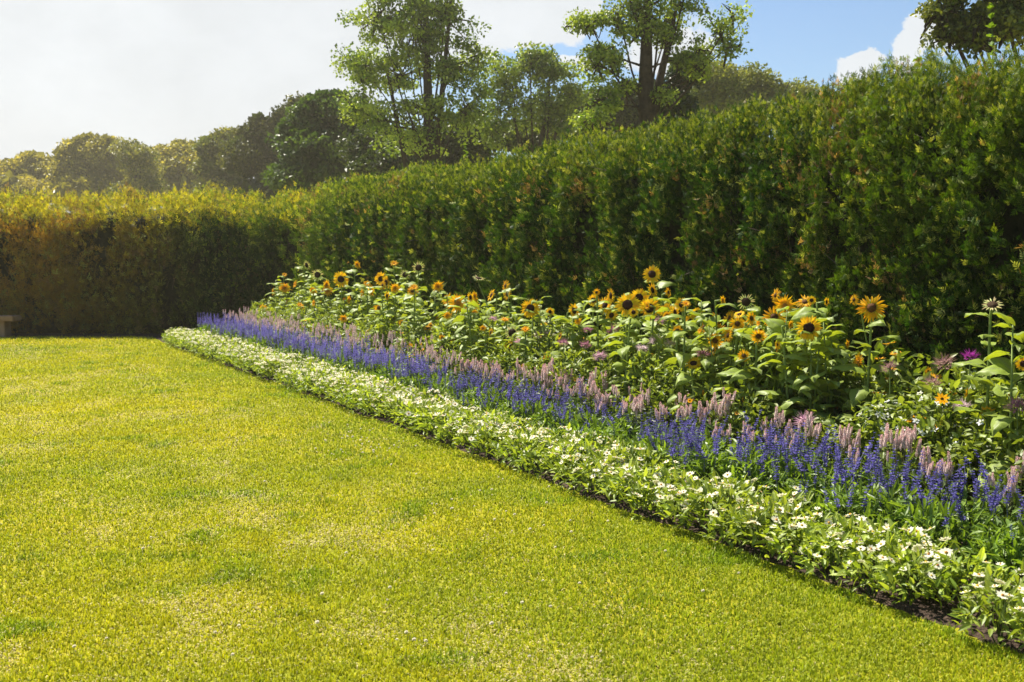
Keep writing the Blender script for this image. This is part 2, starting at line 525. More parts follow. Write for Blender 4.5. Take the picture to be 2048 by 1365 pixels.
def hedge_path():
    """points (x,y) and outward normals of the hedge's face, from the near right end to the far left end"""
    sc_ = None
    # corner where the side face meets Y = HY
    p0 = bed(0, HEDGE_T); k = (HY - p0.y) / U.y
    corner = p0 + U * k
    pts = []
    R = 1.1
    for s in np.arange(1.0, k - R, .1): pts.append(bed(s, HEDGE_T)[:2])
    a = np.array(corner[:2]) - np.array(U[:2]) * R; b = np.array(corner[:2]) + V3(-1, 0) * R; c = np.array(corner[:2])
    for q in np.linspace(0, 1, 14): pts.append(tuple(a * (1 - q) ** 2 + 2 * c * q * (1 - q) + b * q * q))
    for x in np.arange(b[0] - .1, -19, -.1): pts.append((x, HY))
    P = np.array([tuple(p) for p in pts])
    d = norm(np.gradient(P, axis=0))
    n = np.c_[-d[:, 1], d[:, 0]]         # left of travel: towards the lawn
    L = np.r_[0, np.cumsum(np.linalg.norm(np.diff(P, axis=0), axis=1))]
    return P, n, L, k


def profile(q):
    """q in [0,1] up the face and over the top: returns (inward offset, height, normal out, normal up)"""
    # vertical to 2.62, rounded shoulder, then flat top
    pts = V3([0.0, 0.0], [-.02, .8], [0.02, 1.7], [.05, 2.22], [.12, 2.40], [.32, 2.54], [.70, 2.68], [1.15, 2.76])
    seg = np.r_[0, np.cumsum(np.linalg.norm(np.diff(pts, axis=0), axis=1))]
    x = q * seg[-1]
    a = np.interp(x, seg, pts[:, 0]); h = np.interp(x, seg, pts[:, 1])
    e = .06
    a2 = np.interp(np.minimum(x + e, seg[-1]), seg, pts[:, 0]); h2 = np.interp(np.minimum(x + e, seg[-1]), seg, pts[:, 1])
    a1 = np.interp(np.maximum(x - e, 0), seg, pts[:, 0]); h1 = np.interp(np.maximum(x - e, 0), seg, pts[:, 1])
    da, dh = a2 - a1, h2 - h1; l = np.hypot(da, dh) + 1e-9
    return a, h, dh / l, da / l, seg[-1]


def hedge():
    rng = np.random.default_rng(33)
    P, Nn, L, kcorner = hedge_path()
    root = empty('hedge', (bed(8, HEDGE_T + .6).x, bed(8, HEDGE_T + .6).y, 0))
    tag(root, 'tall clipped evergreen hedge running along the bed and turning across the far lawn', 'hedge')
    inv = -V3(*root.location)
    qmax = profile(np.array([1.0]))[4]

    def surf(l, q):
        x = np.interp(l, L, P[:, 0]); y = np.interp(l, L, P[:, 1])
        nx = np.interp(l, L, Nn[:, 0]); ny = np.interp(l, L, Nn[:, 1]); nn = norm(np.c_[nx, ny]); nx, ny = nn[:, 0], nn[:, 1]
        a, h, no, nu, _ = profile(q)
        a = a * (.38 + .62 * np.clip((l - kcorner + 3) / 3, 0, 1))
        pos = np.c_[x - nx * a, y - ny * a, h]
        nr = np.c_[nx * no, ny * no, nu]
        bulge = (fbm(np.c_[l, h * .7, l * 0], .55, 3) - .5) * .16 + (fbm(np.c_[l * 2.2, h * .6, l * 0 + 5], 1.6, 2) - .5) * .13 + (fbm(np.c_[l * 1.5, h * .9, l * 0 + 15], 3.4, 2) - .5) * .20
        topw = (fbm(np.c_[l, l * 0, l * 0 + 3], .35, 3) - .5) * .10
        pos = pos + nr * bulge[:, None]
        pos[:, 2] += (topw + .15 * np.clip((13.5 - l) / 9.5, -.2, 1)) * np.clip(h / 3, 0, 1)
        return pos, nr, h, np.c_[nx, ny]

    # ---- dark inside
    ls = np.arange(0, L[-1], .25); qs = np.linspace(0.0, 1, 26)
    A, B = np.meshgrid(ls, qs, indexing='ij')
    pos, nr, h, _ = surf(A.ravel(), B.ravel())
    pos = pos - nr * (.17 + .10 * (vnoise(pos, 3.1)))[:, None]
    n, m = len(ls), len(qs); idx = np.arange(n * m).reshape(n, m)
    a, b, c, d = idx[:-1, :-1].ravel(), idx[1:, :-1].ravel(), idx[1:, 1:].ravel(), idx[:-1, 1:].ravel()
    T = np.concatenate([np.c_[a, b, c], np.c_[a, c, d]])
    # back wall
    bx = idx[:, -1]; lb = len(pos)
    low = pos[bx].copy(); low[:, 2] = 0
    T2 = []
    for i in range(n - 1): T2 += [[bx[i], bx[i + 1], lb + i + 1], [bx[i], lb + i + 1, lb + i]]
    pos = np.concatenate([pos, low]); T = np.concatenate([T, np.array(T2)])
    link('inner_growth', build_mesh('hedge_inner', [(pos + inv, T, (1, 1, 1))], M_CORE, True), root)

    # ---- sprays in clumps
    chunks = []
    specs = [(1.6, 9.5, 270, 26, .070), (9.5, 18.9, 170, 22, .094), (18.9, L[-1], 90, 20, .135)]
    for l0, l1, dens, per, size in specs:
        nc = int((l1 - l0) * qmax * dens)
        lc = rng.uniform(l0, l1, nc); qc = rng.random(nc) ** .93
        cp, cn, ch, chz = surf(lc, qc)
        keep = rng.random(nc) < np.clip(.40 + 2.6 * (fbm(np.c_[lc * 2.0, ch * .65, lc * 0], 1.9, 2) - .40), .12, 1) + np.clip((ch - 2.2) * 2, 0, .6)
        lc, qc, cp, cn, ch = lc[keep], qc[keep], cp[keep], cn[keep], ch[keep]; nc = len(lc)
        cd = rng.uniform(-.20, .09, nc)
        cp = cp + cn * cd[:, None]
        n = nc * per
        off = np.clip(rng.normal(size=(n, 3)), -1.8, 1.8) * V3(.042, .042, .070) * (size / .09)
        p = np.repeat(cp, per, 0) + off
        nr = np.repeat(cn, per, 0)
        hh = np.repeat(ch, per)
        d = norm(nr * rng.uniform(.1, .9, n)[:, None] + V3(0, 0, 1) * rng.uniform(.2, 1.1, n)[:, None] + rng.normal(size=(n, 3)) * .42)
        nm = norm(np.cross(d, V3(0, 0, 1)) * rng.normal(size=n)[:, None] + nr * .5 + rng.normal(size=(n, 3)) * .5)
        R = frames(d, nm)
        S = size * rng.uniform(.6, 1.25, n) * np.where(hh > 2.35, .68, 1.0)
        # colour
        lcol = np.repeat(lc, per)
        z = fbm(np.repeat(cp, per, 0), .8, 3); z2 = fbm(np.repeat(cp, per, 0) + 40, 2.6, 3)
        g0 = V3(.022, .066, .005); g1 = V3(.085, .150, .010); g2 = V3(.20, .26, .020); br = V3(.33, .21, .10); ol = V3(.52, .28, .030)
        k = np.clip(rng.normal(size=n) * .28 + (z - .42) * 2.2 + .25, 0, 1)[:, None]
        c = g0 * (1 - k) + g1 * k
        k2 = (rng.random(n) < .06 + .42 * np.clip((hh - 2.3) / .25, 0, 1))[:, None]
        c = np.where(k2, g2 * (1 + .55 * np.clip((lcol - 9) / 12, 0, 1))[:, None], c)  # yellow new growth, brightened towards the far end for the sunlit top
        # far stretch: lens glare painted as olive brown, sunlit crest as yellow tops
        tawny = np.clip((lcol - kcorner - .3) / 4.5, 0, 1) 
        ko = np.clip(tawny * (.25 + .95 * z2 + .25 * (hh / 3)) - .9 * np.clip((hh - 2.2) / .3, 0, 1), 0, .85)[:, None]
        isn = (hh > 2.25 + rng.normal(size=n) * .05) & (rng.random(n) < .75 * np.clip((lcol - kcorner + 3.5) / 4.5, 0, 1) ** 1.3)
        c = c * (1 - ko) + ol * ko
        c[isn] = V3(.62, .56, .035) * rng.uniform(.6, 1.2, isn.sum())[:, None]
        pb = .005 + .55 * np.clip((z2 - .64) * 7, 0, 1) * np.clip(.25 + hh / 3, 0, 1) + .13 * tawny * np.clip(hh / 3, .2, 1) * 1.3
        isb = rng.random(n) < pb
        c[isb] = br * rng.uniform(.5, 1.35, isb.sum())[:, None]
        c = c * rng.uniform(.7, 1.3, n)[:, None]
        pale = rng.random(n) < .11; c[pale] = V3(.36, .40, .10) * rng.uniform(.6, 1.2, pale.sum())[:, None]  # pale sprays are painted highlights, glints of sun on the hedge
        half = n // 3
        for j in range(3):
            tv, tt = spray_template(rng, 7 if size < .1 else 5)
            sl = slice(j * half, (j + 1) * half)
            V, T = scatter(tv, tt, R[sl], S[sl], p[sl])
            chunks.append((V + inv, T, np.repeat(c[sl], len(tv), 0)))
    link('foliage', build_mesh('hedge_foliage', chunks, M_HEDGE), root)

    # ---- bare grey twigs showing through in brown pockets
    ch = []
    for i in range(1500):
        l = rng.uniform(2, L[-1] - 6); q = rng.random() ** .7
        pp, nn, hh, _ = surf(np.array([l]), np.array([q]))
        if fbm(pp + 40, 2.6, 3)[0] < .50 and rng.random() < .8: continue
        s = pp[0] - nn[0] * .10; d = norm(nn[0] * .5 + V3(0, 0, .6) + rng.normal(size=3) * .5); ln = rng.uniform(.12, .35)
        v, t = tube([s, s + d * ln * .5 + rng.normal(size=3) * .015, s + d * ln], [.004, .003, .0015], 4, False)
        ch.append((v + inv, t, (1, 1, 1)))
    # the few shoots that stick up above the clipped top
    link('bare_twigs', build_mesh('hedge_twigs', ch, M_TWIG), root)
    ch = []
    for px, py0, py1 in ((1985, 20, 110), (1165, 235, 262), (935, 290, 312), (1840, 118, 128)):
        b = at_t(px, py1, HEDGE_T + .5); tpt = at_t(px - 4, py0, HEDGE_T + .5)
        b, tpt = np.array(b) - V3(0, 0, .2), np.array(tpt)
        m_ = (b + tpt) / 2 + V3(.015, 0, 0)
        v, t = tube([b, m_, tpt], [.004, .003, .0015], 5); ch = []
        ch.append((v + inv, t, (.12, .20, .03)))
        for q in np.linspace(.25, 1, 7):
            p = b * (1 - q) + tpt * q
            R = frames(rng.normal(size=(3, 3)) * .8 + V3(0, 0, .6), V3(.1, .2, 1))
            v, t = scatter(RH_V, RH_T, R, np.full(3, .05), np.repeat(p[None], 3, 0)); ch.append((v + inv, t, (.16, .26, .03)))
        link('shoot', build_mesh('hedge_shoot', ch, M_LEAF), root)


hedge()


# ================================================================== BENCH
def bench():
    e = at_y(26, 641, 21.8)
    root = empty('stone_bench', (e.x - .8, 21.8 + .2, 0))
    tag(root, 'low brown stone bench at the foot of the far hedge, cut by the picture edge', 'bench')
    v, t = box(-.8, .8, -.2, .2, .325, .425, .012); link('seat', build_mesh('bench_seat', [(v, t, (1, 1, 1))], M_STONE), root)
    for sx in (-1, 1):
        v, t = box(sx * .52 - .09, sx * .52 + .09, -.15, .15, -.01, .328, .01)
        link('leg', build_mesh('bench_leg', [(v, t, (1, 1, 1))], M_STONE), root)


bench()


# ================================================================== TREES
def tree(name, label, Y, base, lobes, leaf=.11, per=70, cdens=1.0, col=(.07, .11, .02), col2=(.16, .19, .04), trunk_r=.2, spread=.30,
         group=None, seed=1, limbs=True, up=.35, extra_trunks=(), fork=.5, exz=0.0):
    """lobes: (px, py, rx_px, ry_px, clumps); base: px of the foot (trunk), all at the real distance Y"""
    rng = np.random.default_rng(seed)
    k = Y / F_PX
    b = at_y(base, 510, Y); B = V3(b.x, Y, 0)
    root = empty(name, tuple(B)); tag(root, label, 'tree', group)
    ch = []; bark = []; centres = []
    for (px, py, rx, ry, nc) in lobes:
        c = np.array(at_y(px, py, Y)) - B
        c[1] += rng.uniform(-.5, .5) * rx * k
        centres.append((c, rx * k, ry * k))
        nc = int(nc * cdens)
        dd = rdir(nc, rng); rr = rng.random(nc) ** .45
        cc = c + dd * V3(rx * k, rx * k * .9, ry * k) * rr[:, None]
        n = nc * per
        csz = rng.uniform(.6, 1.3, nc)
        off = rng.normal(size=(n, 3)); off *= np.minimum(1, 1.7 / np.maximum(np.linalg.norm(off, axis=1), 1e-6))[:, None]
        off = off * V3(1, 1, .55) * spread * np.repeat(csz, per)[:, None]
        p = np.repeat(cc, per, 0) + off
        dr = norm(rng.normal(size=(n, 3)) + V3(0, 0, -.25)); nm = norm(rng.normal(size=(n, 3)) * .8 + V3(0, 0, up * 2))
        S = leaf * rng.uniform(.6, 1.3, n); S = np.c_[S * .75, S, S]
        V, T = scatter(RH_V, RH_T, frames(dr, nm), S, p)
        kk = np.clip(np.repeat(rng.random(nc) ** 1.2, per) * .9 + rng.normal(size=n) * .2, 0, 1)[:, None]  # random clump tones also imitate sunlit and shadowed clumps
        c_ = (V3(*col) * (1 - kk) + V3(*col2) * kk) * rng.uniform(.75, 1.25, n)[:, None]
        ch.append((V, T, np.repeat(c_, 4, 0)))
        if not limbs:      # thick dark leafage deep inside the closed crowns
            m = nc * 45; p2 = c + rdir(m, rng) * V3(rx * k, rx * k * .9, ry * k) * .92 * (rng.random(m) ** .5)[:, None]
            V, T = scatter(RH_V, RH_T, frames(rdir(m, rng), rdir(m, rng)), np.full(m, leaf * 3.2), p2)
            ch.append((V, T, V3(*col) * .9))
        if limbs:
            for q in cc[:: max(1, nc // 14)]:
                m_ = (c + q) / 2 + rng.normal(size=3) * .15 - V3(0, 0, .1)
                v, t = tube([c, m_, q], [trunk_r * .16, trunk_r * .10, .012], 4, False); bark.append((v, t, (1, 1, 1)))
    top = max(c[2] for c, _, _ in centres)
    fz = top * fork
    # trunk
    tp = [V3(0, 0, -.1), V3(trunk_r * .3, 0, fz * .5), V3(-trunk_r * .2, 0, fz), V3(*(centres[-1][0] * V3(.35, .35, 0) + V3(0, 0, fz + (top - fz) * .5))), V3(*(centres[-1][0] * V3(.6, .6, 0) + V3(0, 0, top * .97)))]
    v, t = tube(tp, [trunk_r * 1.25, trunk_r, trunk_r * .85, trunk_r * .5, trunk_r * .12], 9); bark.append((v, t, (1, 1, 1)))
    if limbs:
        for i, (c, rx, ry) in enumerate(centres):
            z0 = min(fz * rng.uniform(.75, 1.15), c[2] - .2)
            f = np.clip((z0 / max(top, .1)), .1, .95)
            s = V3(0, 0, z0); m_ = s * .45 + c * .55 + V3(0, 0, -.12 * np.linalg.norm(c - s) + .1)
            r0 = trunk_r * rng.uniform(.35, .5) * (1.0 if len(centres) < 12 else .42)
            v, t = tube([s, s * .75 + m_ * .25, m_, c * .8 + m_ * .2, c], [r0, r0 * .85, r0 * .6, r0 * .4, r0 * .25], 6, False); bark.append((v, t, (1, 1, 1)))
    for (x0, x1, y1, r) in extra_trunks:
        e = np.array(at_y(x1, y1, Y)) - B; s = np.array(at_y(x0, 510, Y)) - B; s[2] = fz * exz
        m_ = (s + e) / 2 + V3((s[0] - e[0]) * .12, 0, 0)
        v, t = tube([s, m_, e], [r, r * .8, r * .3], 7, False); bark.append((v, t, (1, 1, 1)))
    link('trunk', build_mesh(name + '_trunk', bark, M_BARK, True), root)
    link('crown', build_mesh(name + '_crown', ch, M_TREE), root)
    return root


def trees():
    G = 'trees standing beyond the hedge'
    lit = dict(col=(.09, .16, .018), col2=(.38, .48, .08))
    # tall airy tree left of the middle
    tree('broadleaf_tree', 'tall airy broadleaf tree with several dark stems, left of the other large ones', 34, 862,
         [(760, 40, 60, 45, 24), (725, 130, 50, 45, 20), (705, 215, 34, 50, 13), (830, 60, 60, 60, 26), (800, 150, 60, 55, 24), (890, 40, 60, 70, 26), (905, 130, 60, 60, 24), (770, 240, 55, 40, 13), (850, 220, 60, 50, 20),
          (930, 215, 45, 60, 18), (955, 110, 28, 40, 7), (860, 280, 90, 30, 16), (800, -40, 70, 50, 16), (900, -60, 60, 50, 16), (850, -120, 60, 50, 10), (840, 0, 30, 40, 10)],
         leaf=.105, per=110, cdens=.9, trunk_r=.20, spread=.25, group=G, seed=3, extra_trunks=((855, 905, -30, .13), (850, 770, 120, .12)), fork=.45, **lit)
    tree('broadleaf_tree', 'smaller rounded tree with thin stems between the two tall airy trees', 40, 1070,
         [(1010, 150, 40, 42, 16), (1060, 130, 40, 32, 14), (1110, 145, 42, 40, 18), (1020, 215, 30, 40, 10), (1100, 210, 50, 36, 18), (1140, 195, 25, 40, 9), (1050, 240, 40, 20, 3), (985, 250, 25, 35, 8), (1120, 245, 45, 22, 12)],
         leaf=.12, per=110, trunk_r=.13, spread=.27, group=G, seed=5, extra_trunks=((1060, 1025, 170, .07), (1085, 1100, 150, .07)), fork=.5, **lit)
    tree('broadleaf_tree', 'open crowned tree with thick forked dark trunk and sky showing through', 26, 1292,
         [(1180, 50, 34, 20, 13), (1195, 130, 38, 36, 15), (1240, 30, 40, 40, 17), (1225, 110, 36, 34, 14), (1290, 20, 38, 48, 18), (1345, 45, 34, 40, 13), (1365, 10, 34, 22, 9), (1395, 100, 36, 26, 8),
          (1440, 60, 34, 34, 9), (1465, 30, 18, 12, 4), (1455, 95, 26, 22, 6), (1240, -60, 60, 40, 14), (1330, -60, 60, 40, 14), (1290, -130, 60, 40, 10),
          (1200, 200, 34, 34, 13), (1350, 120, 26, 18, 5), (1390, 140, 44, 22, 10), (1180, 240, 40, 18, 10), (1248, 160, 18, 30, 5), (1330, 75, 26, 24, 6), (1330, 190, 24, 16, 5), (1290, 60, 26, 30, 7)],
         leaf=.082, per=88, cdens=.85, trunk_r=.20, spread=.18, group=G, seed=8, extra_trunks=((1296, 1352, 20, .12),), fork=.62, exz=.72, **lit)
    tree('ivy_clad_tree', 'small dark leaning tree behind the forked trunk, thick with ivy', 29, 1352,
         [(1378, 120, 16, 24, 12), (1366, 160, 20, 26, 14), (1350, 205, 26, 30, 20), (1345, 240, 40, 22, 20)], leaf=.13, per=60, trunk_r=.12, spread=.2, col=(.012, .030, .008), col2=(.035, .06, .014), group=G, seed=9)
    tree('bushy_tree', 'sunlit yellow green bushy tree rising over the hedge right of the forked trunk', 50, 1480,
         [(1400, 190, 36, 30, 22), (1450, 165, 42, 34, 34), (1505, 175, 46, 32, 36), (1550, 195, 36, 28, 24), (1600, 190, 28, 20, 12), (1460, 215, 90, 22, 40), (1410, 150, 26, 20, 12), (1640, 205, 30, 14, 8)],
         leaf=.14, per=130, trunk_r=.2, spread=.40, col=(.13, .17, .025), col2=(.25, .27, .05), group=G, seed=12)
    tree('broadleaf_tree', 'leafy branch ends of a near tree hanging over the top right of the hedge', 17, 2120,
         [(1885, 15, 30, 24, 22), (1905, 62, 30, 20, 20), (1950, 40, 36, 34, 36), (2010, 55, 44, 34, 50), (2050, 20, 50, 50, 60), (1940, 85, 26, 14, 12), (2000, -20, 60, 40, 50), (1900, -40, 50, 30, 30), (2120, 60, 60, 50, 60), (1868, 72, 8, 16, 2),
          (2120, -60, 90, 60, 60), (2230, 20, 80, 70, 60)],
         leaf=.075, per=64, cdens=.72, trunk_r=.2, spread=.12, col=(.06, .10, .014), col2=(.24, .27, .06), group=G, seed=14, fork=.4)
    # dense dark mass
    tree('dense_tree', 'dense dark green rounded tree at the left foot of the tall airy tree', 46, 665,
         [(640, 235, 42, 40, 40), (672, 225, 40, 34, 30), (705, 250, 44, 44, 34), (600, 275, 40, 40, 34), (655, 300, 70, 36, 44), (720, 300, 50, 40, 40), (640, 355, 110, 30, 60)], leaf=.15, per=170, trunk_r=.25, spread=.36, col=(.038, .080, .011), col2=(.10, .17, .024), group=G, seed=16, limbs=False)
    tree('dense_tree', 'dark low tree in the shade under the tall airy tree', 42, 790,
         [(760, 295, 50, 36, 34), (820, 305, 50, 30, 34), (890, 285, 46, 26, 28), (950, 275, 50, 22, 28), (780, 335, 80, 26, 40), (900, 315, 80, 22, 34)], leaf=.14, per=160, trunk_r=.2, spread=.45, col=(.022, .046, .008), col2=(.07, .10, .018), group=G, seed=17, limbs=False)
    tree('dense_tree', 'low green tree just above the hedge, left of the forked trunk', 44, 1200,
         [(1150, 225, 44, 22, 20), (1210, 215, 44, 26, 24), (1265, 205, 40, 30, 20), (1330, 200, 40, 26, 24), (1050, 270, 60, 20, 26), (1180, 250, 70, 20, 30), (1320, 235, 70, 20, 26)], leaf=.14, per=160, trunk_r=.2, spread=.45, col=(.035, .06, .012), col2=(.10, .13, .03), group=G, seed=18, limbs=False)
    # distant tree line at the left
    T = 'distant trees in the line above the far hedge'
    o1 = dict(col=(.20, .20, .024), col2=(.55, .48, .08), limbs=False, per=190)  # golden flare and haze paleness painted into these leaf colours
    o2 = dict(o1, col=(.07, .10, .016), col2=(.28, .27, .05))
    far = [
        ('low distant tree at the far left end of the tree line', 105, 40, [(-20, 358, 40, 24, 30), (20, 348, 34, 22, 24), (68, 335, 28, 24, 22), (112, 348, 34, 24, 24)], o1),
        ('tall rounded distant tree, highest in the left part of the line', 100, 180, [(140, 313, 26, 22, 16), (172, 297, 32, 20, 22), (210, 301, 26, 22, 18), (150, 343, 50, 28, 36), (215, 343, 40, 28, 26)], o1),
        ('thin open distant tree with sky showing through its crown', 90, 272, [(262, 295, 20, 10, 7), (288, 309, 20, 14, 7), (258, 318, 12, 12, 3), (275, 343, 34, 20, 14)], dict(o2, limbs=True)),
        ('pale distant tree in the middle of the line', 100, 350, [(325, 318, 30, 18, 18), (365, 309, 34, 20, 24), (350, 343, 54, 26, 40), (400, 328, 34, 26, 26)], o1),
        ('distant tree with darker green crown, right of the pale one', 80, 455, [(432, 300, 26, 22, 18), (458, 286, 26, 18, 16), (480, 305, 34, 28, 26), (440, 335, 50, 24, 34)], o2),
        ('uneven distant tree climbing towards the dark rounded tree', 66, 530, [(505, 275, 26, 20, 14), (520, 250, 16, 14, 5), (545, 270, 30, 26, 20), (500, 315, 44, 34, 40), (560, 300, 40, 40, 40), (575, 238, 26, 20, 13), (598, 215, 16, 12, 4), (610, 250, 30, 30, 24)], dict(o1, col=(.035, .055, .011), col2=(.13, .14, .03))),
    ]
    for i, (lab, Y, b, lb, kw) in enumerate(far):
        x_ = [q[0] for q in lb]; w_ = (max(x_) - min(x_)) / 2 + 30
        lb = lb + [((max(x_) + min(x_)) / 2, 385, w_, 28, 34)]
        tree('distant_tree', lab, Y, b, lb, leaf=Y * .0025, trunk_r=.3, spread=Y * .0062, group=T, seed=40 + i, **kw)


trees()


# ================================================================== PLANTS
def mound(rng, n, rad, h, ll, lw, c1, c2, zmin=.02, flat=.5, tv=LEAF_V, tt=LEAF_T, stems=8, stemc=(.08, .13, .03)):
    """leaves filling a low dome, with a few stems"""
    a = rng.random(n) * 2 * pi; r = rad * np.sqrt(rng.random(n)); zt = h * np.sqrt(np.clip(1 - (r / rad) ** 2 * .75, 0, 1))
    z = zmin + (zt - zmin) * (1 - (1 - rng.random(n)) ** 1.6 * .95)
    p = np.c_[np.cos(a) * r, np.sin(a) * r, z]
    out = np.c_[np.cos(a), np.sin(a), np.zeros(n)]
    d = norm(out * rng.uniform(.2, 1, n)[:, None] + V3(0, 0, 1) * rng.uniform(-.15, .9, n)[:, None] + rng.normal(size=(n, 3)) * .5)
    nm = norm(V3(0, 0, 1) + rng.normal(size=(n, 3)) * flat)
    l = ll * rng.uniform(.6, 1.25, n); S = np.c_[lw * l / ll, l, l]
    V, T = scatter(tv, tt, frames(d, nm), S, p)
    k = np.clip(rng.random(n), 0, 1)[:, None]
    c = (V3(*c1) * (1 - k) + V3(*c2) * k) * rng.uniform(.8, 1.2, n)[:, None]
    out_ = [(V, T, np.repeat(c, len(tv), 0), 0)]
    for i in range(stems):
        a = rng.random() * 6.28; r = rad * .8 * rng.random() ** .5
        e = V3(cos(a) * r, sin(a) * r, h * .85 * rng.uniform(.7, 1))
        v, t = tube([V3(cos(a) * r * .2, sin(a) * r * .2, 0), e * V3(.6, .6, .5), e], [.0035, .003, .002], 4, False)
        out_.append((v, t, stemc, 0))
    return out_


def daisy(rng, R, np_=9, wid=.5, tip=.0, cup=.08, rd=.25, c=(.8, .8, .75), layers=1, jag=.08):
    ch = []
    for L_ in range(layers):
        a = (np.arange(np_) + L_ * .5) / np_ * 2 * pi + rng.normal(size=np_) * .07
        d = np.c_[np.cos(a), np.sin(a), np.full(np_, cup - L_ * .10) + rng.normal(size=np_) * .06]
        S = (R - rd * R * .6) * (1 + rng.normal(size=np_) * jag) * (1 - .04 * L_)
        V, T = scatter(LEAF_V * V3(1, 1, -.6), LEAF_T, frames(d, V3(0, 0, 1)), np.c_[np.full(np_, R * wid), S, S], np.c_[np.cos(a), np.sin(a), a * 0] * (R * rd * .6) + V3(0, 0, -.002 * L_))
        cc = np.clip(V3(*c) * rng.uniform(.88, 1.1, np_)[:, None], 0, .9)
        ch.append((V, T, np.repeat(cc, len(LEAF_V), 0)))
    return ch


def dome(R, H, c1, c2, seg=12, rings=4, z0=0.0, spike=0.0, rng=None):
    V = [[0, 0, z0 + H * .86]]; C = [c1]; T = []
    for i in range(1, rings + 1):
        q = i / rings; r = R * sin(q * pi / 2) if False else R * q; z = z0 + H * (1 - q ** 2.4) * (1 if q > .3 else .95)
        for j in range(seg):
            a = j / seg * 2 * pi + i * .2
            jj = 1 + (rng.normal() * .06 if rng is not None else 0)
            V.append([cos(a) * r * jj, sin(a) * r * jj, z]); C.append(tuple(np.array(c1) * (1 - q) + np.array(c2) * q))
    for j in range(seg): T.append([0, 1 + j, 1 + (j + 1) % seg])
    for i in range(rings - 1):
        for j in range(seg):
            a0 = 1 + i * seg + j; a1 = 1 + i * seg + (j + 1) % seg; T += [[a0, a0 + seg, a1 + seg], [a0, a1 + seg, a1]]
    return np.array(V, float), np.array(T), np.array(C, float)


ZONES = [(-9e9, 560, 'at the far end'), (560, 800, 'before the far sunflower clump'), (800, 1000, 'left of the lone round sunflower'), (1000, 1180, 'below the lone round sunflower'),
         (1180, 1360, 'below the largest sunflowers'), (1360, 1560, 'below the orange sunflower cluster'), (1560, 1720, 'below the black disc sunflower'), (1720, 1880, 'below the ragged orange sunflower'), (1880, 9e9, 'nearest the right edge')]


def zone(p):
    x = 1024 + F_PX * p.x / p.y
    for a, b, w in ZONES:
        if a <= x < b: return w


# ---- white zinnias ------------------------------------------------
def zinnias():
    rng = np.random.default_rng(61)
    g1, g2 = (.15, .23, .024), (.40, .48, .080)
    fol = [build_mesh('zinnia_foliage', mound(rng, 210, .165, .225, .062, .021, g1, g2, zmin=.035), M_LEAF) for _ in range(4)]
    fl = []; ce = []
    for i in range(5):
        fl.append(build_mesh('zinnia_flower', daisy(rng, .027, 9 + i % 3, .50, c=(.76, .75, .58), layers=1 + i % 2), M_WHITE))
        col = [((.60, .22, .03), (.55, .38, .06)), ((.30, .10, .03), (.5, .25, .05)), ((.7, .32, .04), (.65, .5, .1))][i % 3]
        v, t, c = dome(.0072, .0065, *col, seg=9, rings=3, z0=.0005); ce.append(build_mesh('zinnia_center', [(v, t, c)], M_DISC, True))
    # merged blossoms for the distant plants
    far = []
    for i in range(4):
        ch = []
        for j in range(19):
            a = rng.random() * 6.28; r = .16 * rng.random() ** .5
            z = .235 * math.sqrt(1 - (r / .165) ** 2 * .7) + rng.uniform(0, .03)
            R = Matrix.Rotation(rng.normal() * .35, 3, 'X') @ Matrix.Rotation(rng.normal() * .35, 3, 'Y')
            R = np.array(R)
            for (V, T, C) in daisy(rng, .026, 8, .52, c=(.76, .75, .58)): ch.append((V @ R.T + V3(cos(a) * r, sin(a) * r, z), T, C, 0))
            v, t, c = dome(.007, .006, (.55, .25, .04), (.55, .38, .06), seg=6, rings=2); ch.append((v @ R.T + V3(cos(a) * r, sin(a) * r, z), t, c, 1))
        far.append(build_mesh('zinnia_blossoms', ch, [M_WHITE, M_DISC]))
    G = 'white zinnias edging the bed'
    cnt = 0
    s = 2.9
    while s < 21.3:
        for row, t0 in enumerate((.010, .215, .41)):
            ss = s + row * .12 + rng.normal() * .03; t = t0 + rng.normal() * .025
            if rng.random() < .02 or (row == 2 and ss < 6.5 and rng.random() < .5): continue
            k = rng.uniform(.88, 1.18)
            z = empty('zinnia_plant', bed(ss, t, .004), rng.random() * 6.28, k)
            near = ss < 11.5
            lab = 'white zinnia in the %s, %s' % (('row touching the lawn', 'middle row', 'row next to the salvias')[row], zone(bed(ss, t)))
            tag(z, lab, 'zinnia', G)
            link('foliage', fol[rng.integers(4)], z)
            if near:
                nf = int(rng.integers(8, 16))
                for j in range(nf):
                    a = rng.random() * 6.28; r = .165 * rng.random() ** .5
                    zz = .225 * math.sqrt(1 - (r / .165) ** 2 * .7) + rng.uniform(.0, .04)
                    fi = int(rng.integers(5))
                    f = link('flower', fl[fi], z); f.location = (cos(a) * r, sin(a) * r, zz)
                    f.rotation_euler = (rng.normal() * .38 - .0, rng.normal() * .38, rng.random() * 6); f.scale = (rng.uniform(.7, 1.15),) * 3
                    link('center', ce[fi], f)
            else:
                link('blossoms', far[rng.integers(4)], z)
            cnt += 1
        s += .25
    print('zinnias', cnt)


zinnias()


